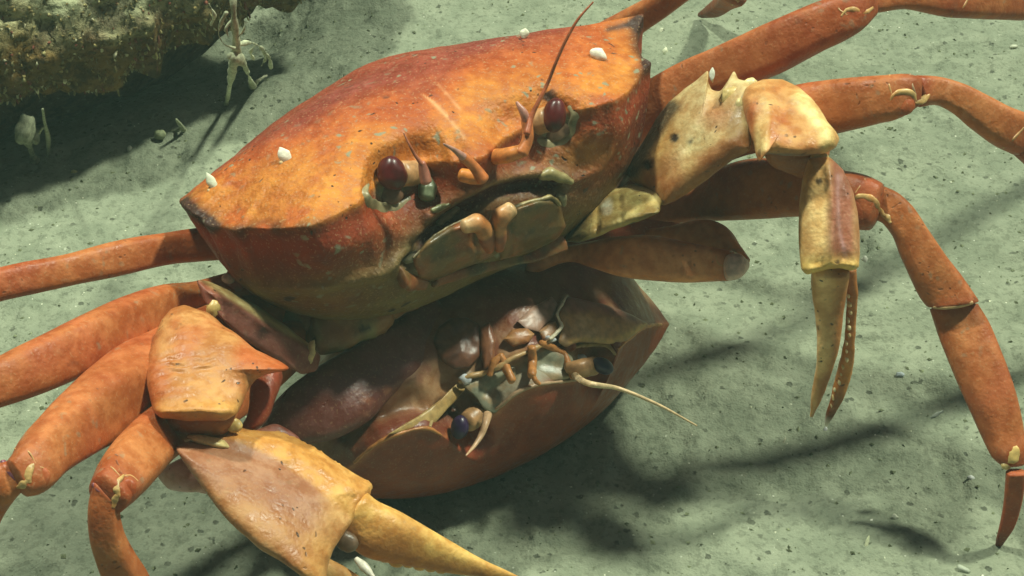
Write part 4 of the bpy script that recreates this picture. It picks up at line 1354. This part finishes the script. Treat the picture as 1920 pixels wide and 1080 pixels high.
# front lip, socket rims, mouth plates
tube_on(on2, [(912, 778), (940, 760), (966, 738), (1004, 722), (1050, 716), (1086, 712)], [3, 4, 3, 4, 3, 3], hexcol('b89878'), .08, nr=40, ns=10).rough(.03, .3, 5).build('front_lip', M_SOFT, lower)
tube_on(on2, [(862, 716), (880, 706), (905, 700), (930, 690), (960, 672), (1000, 655), (1030, 640)], [4, 5, 4, 5, 4, 5, 4], hexcol('c09a68'), .26, nr=40, ns=10).rough(.04, .3, 6).build('mouth_brow', M_SOFT, lower)
tube_on(on2, [(806, 800), (812, 780), (826, 760), (846, 748)], [3, 5, 5, 3], hexcol('b89e6c'), .03, nr=24, ns=10).build('eye_socket', M_SOFT, lower)
tube_on(on2, [(1072, 652), (1100, 646), (1140, 648), (1154, 664)], [3, 5, 5, 3], hexcol('c09c68'), .03, nr=24, ns=10).build('eye_socket', M_SOFT, lower)
def mottle(c0, c1, size, seed, extra=None):
    def f(U, PH, V):
        c = lerp(hexcol(c0), hexcol(c1), sstep(-.4, .4, fbm(V, size, 4, seed)))
        if extra is not None:
            a, b, _ = to_px(V)
            c = extra(c, a, b, fbm(V, .3, 3, seed + 1))
        return c
    return f


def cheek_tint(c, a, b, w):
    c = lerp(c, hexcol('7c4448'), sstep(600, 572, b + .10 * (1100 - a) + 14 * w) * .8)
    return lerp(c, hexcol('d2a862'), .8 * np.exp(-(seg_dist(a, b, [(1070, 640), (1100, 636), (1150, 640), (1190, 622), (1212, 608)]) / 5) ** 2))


def ring(cx, cy, rx, ry, n=16):
    return [(cx + rx * math.cos(t), cy + ry * math.sin(t)) for t in np.arange(n) / n * 2 * math.pi]


FACE2 = [
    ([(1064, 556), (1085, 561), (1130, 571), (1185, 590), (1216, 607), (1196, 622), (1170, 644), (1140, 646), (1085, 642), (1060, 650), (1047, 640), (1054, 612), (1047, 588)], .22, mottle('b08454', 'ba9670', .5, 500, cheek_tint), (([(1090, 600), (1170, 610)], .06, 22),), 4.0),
    ([(966, 602), (998, 574), (1034, 556), (1046, 570), (1038, 594), (1010, 624), (985, 618)], .16, mottle('a88470', 'b89482', .4, 510), (), 3.0),
    ([(1010, 622), (1028, 606), (1042, 602), (1048, 620), (1036, 634), (1018, 636)], .14, mottle('c0a078', 'a87c58', .3, 520), (), 3.0),
    ([(944, 636), (960, 618), (990, 614), (1004, 626), (992, 642), (962, 650)], .16, mottle('a87044', 'c09060', .3, 530), (), 2.6),
    ([(812, 640), (822, 612), (846, 596), (876, 596), (898, 610), (904, 640), (898, 668), (880, 688), (852, 692), (826, 676)], .2, mottle('5e3c2e', '744a34', .4, 540), (([(835, 640), (870, 620), (885, 650)], -.06, 12), ([(830, 670), (865, 660)], .04, 8)), 2.4),
    ([(900, 612), (918, 604), (930, 640), (926, 680), (908, 692), (900, 650)], .16, mottle('7c4c34', '925e3e', .4, 550), (), 2.6),
    ([(866, 722), (905, 702), (960, 678), (1030, 644), (1072, 668), (1084, 704), (1040, 714), (1000, 720), (965, 740), (928, 776), (908, 768), (890, 742)], .10, mottle('8e8e78', 'a8906e', .25, 560), (([(915, 735), (950, 715)], -.12, 9), ([(985, 690), (1000, 712)], -.12, 8), ([(1020, 680), (1060, 690)], -.10, 12), ([(960, 690), (975, 730)], .08, 6)), 4.0),
    ([(724, 816), (775, 786), (830, 746), (862, 714), (872, 728), (838, 766), (816, 792), (800, 802), (760, 808)], .10, mottle('a8854e', 'b89a62', .4, 570), (), 2.6),
]
for out, th, cf, rel, pw in FACE2:
    pillow(out, fitted(out, on2, .4 if out[0] == (1064, 556) else .12), th, .35, cf, p=pw, N=120, nr=18, relief=rel, seed=int(out[0][0]), rough=.05).build('mouth_plate', M_SOFT, lower)
blob(1066, 648, on2(1066, 648, .12), 15, 13, hexcol('a85a30'), .2, .6, noise=.15, seed=3).build('mouth_plate', M_SOFT, lower)
tube_on(on2, [(1062, 555), (1054, 570), (1045, 588), (1053, 612), (1042, 626), (1030, 636)], [2, 3, 3, 4, 4, 3], hexcol('d6ccb0'), .42, nr=40, ns=8).rough(.04, .2, 3).build('mouth_rim', M_SOFT, lower)
for px, py, rx, ry in ((1030, 635, 13, 6), (872, 712, 12, 9), (1090, 672, 12, 8)):
    blob(px, py, on2(px, py, .16), rx, ry, hexcol('c8ccd0'), .2, .5, noise=.4, seed=int(px)).build('mouth_plate', M_SOFT, lower)  # white glints on the mouth, imitated by pale blobs

tube_on(on2, [(664, 868), (690, 844), (720, 824), (762, 809), (806, 804), (828, 816)], [2, 3, 4, 4, 4, 2], hexcol('c08048'), .02, nr=40, ns=10).rough(.04, .3, 15).build('shell_rim', M_SOFT, lower)
tube_on(on2, [(1160, 654), (1172, 640), (1192, 623), (1214, 611), (1240, 608)], [2, 4, 4, 4, 2], hexcol('cc8c4c'), .02, nr=30, ns=10).rough(.04, .3, 16).build('shell_rim', M_SOFT, lower)
dark = legcol(hexcol('9a5230'), hexcol('b06038'), seed=5)
FL = empty('walking_leg', P(1240, 500, 0), lower)
FL['label'] = 'folded right leg of the lower crab with pale joint end'
segment(FL, 'upper_segment', [(1000, 470, 990, 520, 4.6), (1080, 458, 1076, 492, 5.0), (1113, 452, 1110, 502, 5.2), (1162, 444, 1160, 517, 5.5), (1223, 441, 1223, 526, 5.6), (1284, 452, 1288, 530, 5.6), (1333, 463, 1336, 529, 5.6), (1371, 470, 1372, 527, 5.5)],
        legcol(hexcol('cc7844'), hexcol('da8e58'), seed=8), seed=81, n=2.4, b=.8, cap=(.2, .15))
segment(FL, 'long_segment', [(1215, 428, 1222, 462, 5.0), (1262, 422, 1268, 476, 5.2), (1301, 413, 1305, 486, 5.3), (1342, 416, 1345, 500, 5.3), (1384, 456, 1372, 506, 5.3), (1404, 484, 1384, 504, 5.2)], legcol(hexcol('c87a46'), hexcol('d48c54'), seed=9), seed=82, n=2.3, b=.7)
g = loft([(1368, 476, 1368, 526, 5.7), (1382, 474, 1380, 524, 5.7), (1400, 488, 1398, 508, 5.6)], hexcol('d8b8a8'), n=2.6, b=.7, nr=20).rough(.03, .4, 3)
g.build('joint_knob', M_SOFT, FL)
rim(FL, [(1370, 473), (1384, 478), (1402, 488)], [6.2, 6.2, 6.0], 3.0, col='dcc8a0')
rim(FL, [(1342, 480), (1346, 494), (1358, 500)], [6.4, 6.5, 6.3], 2.0, col='d09a60')
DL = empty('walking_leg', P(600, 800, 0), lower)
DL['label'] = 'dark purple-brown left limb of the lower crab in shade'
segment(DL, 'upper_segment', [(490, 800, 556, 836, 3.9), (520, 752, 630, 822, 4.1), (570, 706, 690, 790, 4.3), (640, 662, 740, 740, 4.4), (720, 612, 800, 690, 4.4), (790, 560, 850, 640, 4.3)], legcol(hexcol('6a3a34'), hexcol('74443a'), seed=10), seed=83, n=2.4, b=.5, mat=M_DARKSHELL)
segment(FL, 'base_segment', [(1030, 425, 1030, 500, 3.9), (1150, 412, 1150, 490, 4.3), (1262, 405, 1264, 470, 4.6)], legcol(DEEP, hexcol('9a4626'), seed=12), seed=85, b=.7)
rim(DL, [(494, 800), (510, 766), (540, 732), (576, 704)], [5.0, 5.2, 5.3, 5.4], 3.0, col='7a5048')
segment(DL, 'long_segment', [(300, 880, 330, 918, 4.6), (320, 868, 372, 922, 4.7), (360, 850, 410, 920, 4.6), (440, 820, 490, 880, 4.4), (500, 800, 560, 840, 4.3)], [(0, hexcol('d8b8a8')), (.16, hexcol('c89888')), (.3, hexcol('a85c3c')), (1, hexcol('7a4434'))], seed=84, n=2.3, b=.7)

# ------------------------------------------------------------------ shells riding on the crabs and lying about
def oyster(px, py, z, rx, ry, rot, label, col='ece6d2', group='small white shells on the large crab', base=True):
    g = blob(px, py, z, rx, ry, hexcol(col), rot, .4, nr=22, ns=24, noise=.1, seed=int(px))
    V = g.verts()
    c = P(px, py, z)
    q = V - c
    Yd = RIGHT * math.sin(rot) + UP * math.cos(rot)
    v = (q @ Yd)
    v = v / np.abs(v).max()
    side = q - (q @ Yd)[:, None] * Yd
    q = (q @ Yd)[:, None] * Yd + side * np.where(v > 0, 1 - .75 * v ** 2, 1 - .3 * v ** 2)[:, None]
    g.set_verts(c + q)
    g.rough(.03, .3, int(px))
    o = g.build('valve' if base else 'shell', M_SHELLBIT)
    if base:
        tg = tube([(px + ry * .6 * math.sin(rot), py + ry * .85 * math.cos(rot), z - .12), (px + ry * .75 * math.sin(rot), py + ry * 1.3 * math.cos(rot), z - .3)], [rx * .35, rx * .25], hexcol('c8a878'), nr=8, ns=8)
        e = empty('shell', c * [1, 1, 0] + [0, 0, z])
        attach(o, e)
        tg.build('stalk', M_SHELLBIT, e)
        o = e
    tag(o, label, 'shell', group)
    return o


oyster(533, 291, on1(533, 291, .18), 12, 19, -.55, 'white oval shell on the left half of the orange carapace')
oyster(397, 342, on1(402, 352, .1), 9, 20, -.5, 'translucent white shell at the upper left carapace edge', 'd8dcc0')
oyster(1122, 102, on1(1122, 102, .18), 18, 13, .5, 'curled white shell beside the right carapace spines')
oyster(983, 62, on1(985, 84, .1), 10, 11, .1, 'white shell peeping over the far carapace edge', 'dcdcc0')
oyster(1335, 138, 10.2, 6, 12, .1, 'tiny white shell on the spiny arm of the right claw', 'dcdcc8')

# ------------------------------------------------------------------ boulder with growth, upper left
def make_rock():
    nt_, np_ = 260, 420
    th = np.linspace(0.02, math.pi - .02, nt_)
    ph = np.arange(np_) / np_ * 2 * math.pi
    T, Ph = np.meshgrid(th, ph, indexing='ij')
    D = np.stack([np.sin(T) * np.cos(Ph), np.sin(T) * np.sin(Ph), np.cos(T)], -1).reshape(-1, 3)
    r = np.array([17.0, 7.0, 3.8])
    V = D * r
    V = V * (1 + .10 * fbm(V, 9, 3, 300) + .05 * fbm(V, 3, 3, 310))[:, None]
    a = math.radians(26)
    R = np.array([[math.cos(a), -math.sin(a), 0], [math.sin(a), math.cos(a), 0], [0, 0, 1]])
    V = V @ R.T + np.array([-22.0, 60.0, 5.0])
    F = grid_faces(nt_, np_, flip=True)
    F.append(tuple(range(np_)))
    F.append(tuple((nt_ - 1) * np_ + i for i in range(np_))[::-1])
    N_ = normals(V, F[:-2])
    if ((V - V.mean(0)) * N_).sum() < 0:
        F = [f[::-1] for f in F]
        N_ = -N_
    crust = fbm(V, 1.5, 4, 320)
    V = V + N_ * (.6 * crust + .4 * sstep(.0, .7, vnoise(V, 1.1, 330)) + .2 * sstep(0, .6, vnoise(V, .5, 333)) + .10 * vnoise(V, .3, 335))[:, None]
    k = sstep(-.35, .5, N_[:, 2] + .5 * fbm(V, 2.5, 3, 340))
    c = lerp(hexcol('705a30'), hexcol('a6aa86'), k)  # pale silt on top, brightened further as lit from above
    c = lerp(c, hexcol('7a4a34'), .6 * sstep(.2, .6, fbm(V, 1.8, 3, 350)))
    c = lerp(c, hexcol('a07c34'), .5 * sstep(.2, .7, fbm(V, 3.2, 3, 360)))
    return Geo().add(V, F, c), N_


root = empty('boulder', (-21.5, 65, 0))
tag(root, 'brown boulder crusted with growth overhanging the silt, upper left corner', 'rock')
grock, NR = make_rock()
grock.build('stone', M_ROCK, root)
VR = grock.verts()
# foot of the boulder, deep in its shade
nt_, np_ = 40, 80
gf = Geo()
th = np.linspace(0.05, math.pi - .05, nt_)
ph = np.arange(np_) / np_ * 2 * math.pi
T, Ph = np.meshgrid(th, ph, indexing='ij')
D = np.stack([np.sin(T) * np.cos(Ph), np.sin(T) * np.sin(Ph), np.cos(T)], -1).reshape(-1, 3) * np.array([12, 4.5, 4])
a = math.radians(26)
D = D @ np.array([[math.cos(a), math.sin(a), 0], [-math.sin(a), math.cos(a), 0], [0, 0, 1]]) + np.array([-21, 63.0, 1.0])
D = D * 1.0 + (fbm(D, 2.5, 4, 401) * .7)[:, None] * np.array([.3, .3, 1])
gf.add(D, grid_faces(nt_, np_), hexcol('5a4a2c')).build('stone_foot', M_ROCK, root)
BVR = bvh_of(grock)

# taller, unseen mass of the boulder beyond the upper edge, added to cast shade
th = np.linspace(0.03, math.pi - .03, 90)
ph = np.arange(150) / 150 * 2 * math.pi
T, Ph = np.meshgrid(th, ph, indexing='ij')
D = np.stack([np.sin(T) * np.cos(Ph), np.sin(T) * np.sin(Ph), np.cos(T)], -1).reshape(-1, 3) * np.array([12, 5.5, 8]) + np.array([-18, 75.5, 6])
D = D + (D - np.array([-18, 75.5, 6])) * (.12 * fbm(D, 4, 4, 411))[:, None]
Geo().add(D, grid_faces(90, 150), hexcol('6a5a34')).build('stone', M_ROCK, root)

# crust of small growths: fine tufts over the rock, nobody could count them
front = ((NR @ TOW) > -.35) & (VR[:, 1] < 80)
a_, b__, _ = to_px(VR)
vis = np.where(front & (a_ > -60) & (a_ < 760) & (b__ > -60) & (b__ < 420))[0]
gt = Geo()
pick = RNG.choice(vis, 1100)
for i in pick:
    p, nrm = VR[i], NR[i]
    down = np.clip(.2 - nrm[2], 0, 1)
    L_ = RNG.uniform(.04, .15) * (1 + 1.4 * down * (RNG.random() < .3))
    d = nrm * .8 + RNG.normal(0, .35, 3) + np.array([0, 0, -1.1]) * down
    d /= np.linalg.norm(d)
    s = np.cross(d, RNG.normal(0, 1, 3))
    s /= np.linalg.norm(s)
    t = np.cross(d, s)
    r0 = RNG.uniform(.02, .07)
    V = [p - d * .05 + (s * math.cos(q) + t * math.sin(q)) * r0 for q in (0, 2.1, 4.2)] + [p + d * L_ * .6 + RNG.normal(0, .02, 3) + (s * math.cos(q) + t * math.sin(q)) * r0 * 1.1 for q in (0.4, 2.5, 4.6)] + [p + d * L_]
    F = [(0, 1, 4, 3), (1, 2, 5, 4), (2, 0, 3, 5), (3, 4, 6), (4, 5, 6), (5, 3, 6)]
    cc = lerp(hexcol('9a9468'), hexcol('7c6a3a'), RNG.random()) * RNG.uniform(.7, 1.2)
    if RNG.random() < .12:
        cc = hexcol('c8c4a0')
    if RNG.random() < .15:
        cc = hexcol('7a4a3a')
    gt.add(V, F, cc)
o = gt.build('encrusting_growth', M_GROWTH, root)
o['kind'] = 'stuff'

def ground(px, py):
    """the floor point seen at a pixel and its height in the scale used by P"""
    z = 0.0
    for _ in range(12):
        p = P(px, py, z)
        z = .5 * z + .5 * float(floor_height(np.array([p[0]]), np.array([p[1]]))[0]) / ZS
    return P(px, py, z), z


# pale strands hanging in front of the overhang
def strand(name, curves, label, cat, cols=('9a9e80', 'b4b898')):
    base = curves[0][0][-1]
    e = empty(name, P(base[0], base[1], max(base[2], 0)))
    for pts, rad in curves:
        rad = np.asarray(rad, float)
        g = tube(pts, rad, lambda U, PH, V: lerp(hexcol(cols[0]), hexcol(cols[1]), sstep(-.4, .4, fbm(V, .6, 3, 5))), nr=50, ns=12).rough(.06, .5, 55, 4)
        g.build('strand', M_GROWTH, e)
    return tag(e, label, cat)


zr_ = lambda px, py, off: zs(BVR, px, py, off, 4.0)
strand('sponge', [([(436, -30, 9.4), (438, 20, 8.8), (441, 60, 8.0), (443, 100, 7.0), (436, 130, 6.0), (430, 165, 2.6), (424, 196, ground(424, 196)[1] - .05)], [7, 6, 7, 9, 9, 4, 4]),
                  ([(430, 104, 7.1), (445, 110, 6.9), (456, 118, 6.2)], [6, 12, 5]),
                  ([(444, 88, 7.4), (452, 108, 6.6), (462, 130, 4.8), (470, 152, 1.8), (474, 162, ground(474, 162)[1])], [6, 5, 4, 3, 8]),
                  ([(446, 84, 7.4), (470, 80, 7.0), (490, 90, 6.2), (498, 108, 5.2), (490, 124, 4.2)], [4, 2.6, 2.6, 2.4, 2]),
                  ([(440, 90, 7.6), (420, 82, 7.8), (410, 66, 8.2), (416, 40, 8.7), (424, 24, 9.0)], [5, 3, 2.4, 2.6, 3]),
                  ([(488, 90, 6.1), (505, 110, 4.8), (508, 126, 3.4)], [2, 2.4, 3]), ([(474, 160, ground(474, 160)[1] + .1), (486, 150, ground(486, 150)[1] + .3), (500, 142, ground(500, 142)[1] + .2)], [5, 3, 3]),
                  ([(446, 70, 7.8), (456, 58, 8.0), (462, 40, 8.4)], [3, 2, 2]), ([(480, 84, 6.6), (470, 98, 6.0), (476, 112, 5.2)], [2, 2, 2]),
                  ([(392, 6, 9.2), (402, 30, 8.8), (396, 46, 8.2)], [2.4, 3, 2]), ([(434, 40, 8.4), (424, 52, 8.3), (428, 70, 8.0)], [2.5, 2, 2])],
       'pale grey-green ragged sponge strands hanging from the boulder to the silt', 'sponge')
zq = ground(66, 298)[1]
g = blob(48, 243, zq + 2.6, 18, 28, hexcol('7c8068'), .15, .8, noise=.3, seed=5)
g.join(blob(64, 256, zq + 2.0, 12, 16, hexcol('70745e'), -.2, .8, noise=.3, seed=6)).join(tube([(52, 265, zq + 1.6), (60, 285, zq + .6), (66, 300, zq - .05)], [7, 6, 9], hexcol('7a7e62')))
tag(g.rough(.08, .4, 9).build('sponge', M_GROWTH), 'pale oval sponge in the dark hollow at the left edge', 'sponge')
g = tube([(80, 205, zq + 4.4), (84, 232, zq + 2.6), (90, 258, zq + 1.6), (90, 290, ground(90, 290)[1])], [2.5, 3, 5, 3], hexcol('8a8e72'), nr=20)
g.join(tube([(86, 236, zq + 2.4), (78, 242, zq + 2.4), (74, 250, zq + 2.2)], [3, 2.5, 2], hexcol('8a8e72'), nr=12))
tag(g.build('polyp', M_GROWTH), 'thin branching polyp beside the oval sponge in the hollow', 'polyp')
g = blob(300, 252, ground(300, 258)[1] + .2, 11, 9, hexcol('8c9470'), .2, .9, noise=.25, seed=8).rough(.04, .3, 3)
tag(g.build('pebble', M_GROWTH), 'small round pebble at the edge of the boulder shadow', 'pebble')
g = tube([(346, 246, ground(346, 246)[1] - .05), (338, 234, ground(346, 246)[1] + .45), (330, 224, ground(346, 246)[1] + .85)], [5, 4, 2.5], hexcol('9aa082'), nr=14)
g.join(tube([(340, 240, ground(346, 246)[1] + .25), (330, 246, ground(330, 246)[1] + .05), (320, 246, ground(320, 246)[1])], [3.5, 3, 3], hexcol('8a9070'), nr=12))
tag(g.build('twig', M_GROWTH), 'forked pale twig poking from the silt at the shadow edge', 'twig')

# ------------------------------------------------------------------ bits on the sea floor
def fragment(px, py, rx, ry, rot, label, col='e4e6d0', name='shell_fragment', cat='shell', rd=.5):
    _, z = ground(px, py)
    g = blob(px, py, z + .02, rx * .8, ry * .8, hexcol(col) * .85, rot, rd, nr=10, ns=14, noise=.6, seed=int(px + py))
    return tag(g.build(name, M_SHELLBIT), label, cat, 'pale fragments on the silt')


fragment(1621, 487, 9, 9, .2, 'round white shell bit just right of the right claw palm')
fragment(1688, 704, 11, 7, .3, 'bluish white shell bit between the claw fingers and the right leg', 'b8c4c4')
fragment(1757, 777, 5, 17, 1.1, 'slim grey shell sliver lying left of the right leg', 'a8b0a0')
fragment(1247, 97, 6, 10, .2, 'pale shell chip right of the carapace spines', 'e4e8c4')
fragment(1240, 57, 5, 6, .4, 'tiny pale chip beside the rearmost right leg base', 'dce0c0')
fragment(1679, 970, 10, 7, .2, 'cream chip in front of the leg shadow, lower right', 'd8dcc0')
fragment(1625, 1020, 5, 16, .3, 'thin cream sliver near the lower right edge', 'd4d8b0')
fragment(1470, 828, 3, 11, .3, 'fine pale sliver below the claw finger tips', 'd8d8b8')
fragment(1820, 897, 8, 6, .1, 'glinting chip beside the lower right leg tip shadow', 'd8dcd4')
fragment(1806, 1068, 16, 9, .3, 'flat pale chip at the lower right frame edge', 'b8c0a8')
fragment(243, 279, 8, 7, .3, 'white chip on bright silt below the boulder shadow', 'e4e8cc')
fragment(140, 322, 8, 4, .1, 'yellowish chip at the shadow edge on the left', 'c8c480')
fragment(1900, 88, 9, 5, .1, 'flat pale chip near the upper right edge', 'd4d8bc')
fragment(1548, 805, 5, 8, .1, 'white grain under the tip of the right claw', 'eef0e8')

for nm, lab, n, cols, smin, smax, flat in (
        ('sediment_crumbs', 'dark crumbs of silt strewn over the sea floor', 5200, ('4c523a', '7c8464'), .025, .11, .6),
        ('shell_grit', 'fine white shell grit strewn over the sea floor', 1900, ('d4d8b4', 'eef0da'), .016, .05, .5)):
    gs = Geo()
    X = RNG.uniform(-24, 24, n)
    Y = RNG.uniform(32, 80, n)
    Z = floor_height(X, Y)
    s = smin * (smax / smin) ** (RNG.random(n) ** 1.8)
    VV, FF, CC = [], [], []
    base = np.array([(1, 0, 0), (0, 1, 0), (-1, 0, 0), (0, -1, 0), (0, 0, 1), (0, 0, -1)], float)
    tri = [(0, 1, 4), (1, 2, 4), (2, 3, 4), (3, 0, 4), (1, 0, 5), (2, 1, 5), (3, 2, 5), (0, 3, 5)]
    for i in range(n):
        b_ = base * RNG.uniform(.5, 1.4, (6, 1)) * np.array([1, RNG.uniform(.4, 1), flat])
        q = RNG.uniform(0, 6.28)
        R_ = np.array([[math.cos(q), -math.sin(q), 0], [math.sin(q), math.cos(q), 0], [0, 0, 1]])
        VV.append(b_ * s[i] @ R_.T + np.array([X[i], Y[i], Z[i] + s[i] * .15]))
        FF += [tuple(k + 6 * i for k in t) for t in tri]
        CC.append(np.tile(lerp(hexcol(cols[0]), hexcol(cols[1]), RNG.random()), (6, 1)))
    gs.add(np.concatenate(VV), FF, np.concatenate(CC))
    o = gs.build(nm, M_SHELLBIT if nm == 'shell_grit' else M_GROWTH, smooth=False)
    o['kind'] = 'stuff'
    o['label'] = lab

# ------------------------------------------------------------------ the slightly cloudy water
hm = bpy.data.materials.new('cloudy_water')
hm.use_nodes = True
hn = hm.node_tree.nodes
hn.remove(hn['Principled BSDF'])
pv = hn.new('ShaderNodeVolumePrincipled')
pv.inputs['Color'].default_value = (0.62, 0.96, 0.82, 1)
pv.inputs['Density'].default_value = 0.075
pv.inputs['Anisotropy'].default_value = 0.0
hm.node_tree.links.new(pv.outputs[0], hn['Material Output'].inputs['Volume'])
hx, hz0, hz1 = 4200.0, -160.0, 44.0
HV = [(sx * hx, sy * hx, z) for z in (hz0, hz1) for sx, sy in ((-1, -1), (1, -1), (1, 1), (-1, 1))]
HF = [(3, 2, 1, 0), (4, 5, 6, 7), (0, 1, 5, 4), (1, 2, 6, 5), (2, 3, 7, 6), (3, 0, 4, 7)]
ho = Geo().add(HV, HF, (1, 1, 1)).build('haze', hm, smooth=False)
ho['kind'] = 'stuff'
ho['label'] = 'faint greenish haze of the sea water'
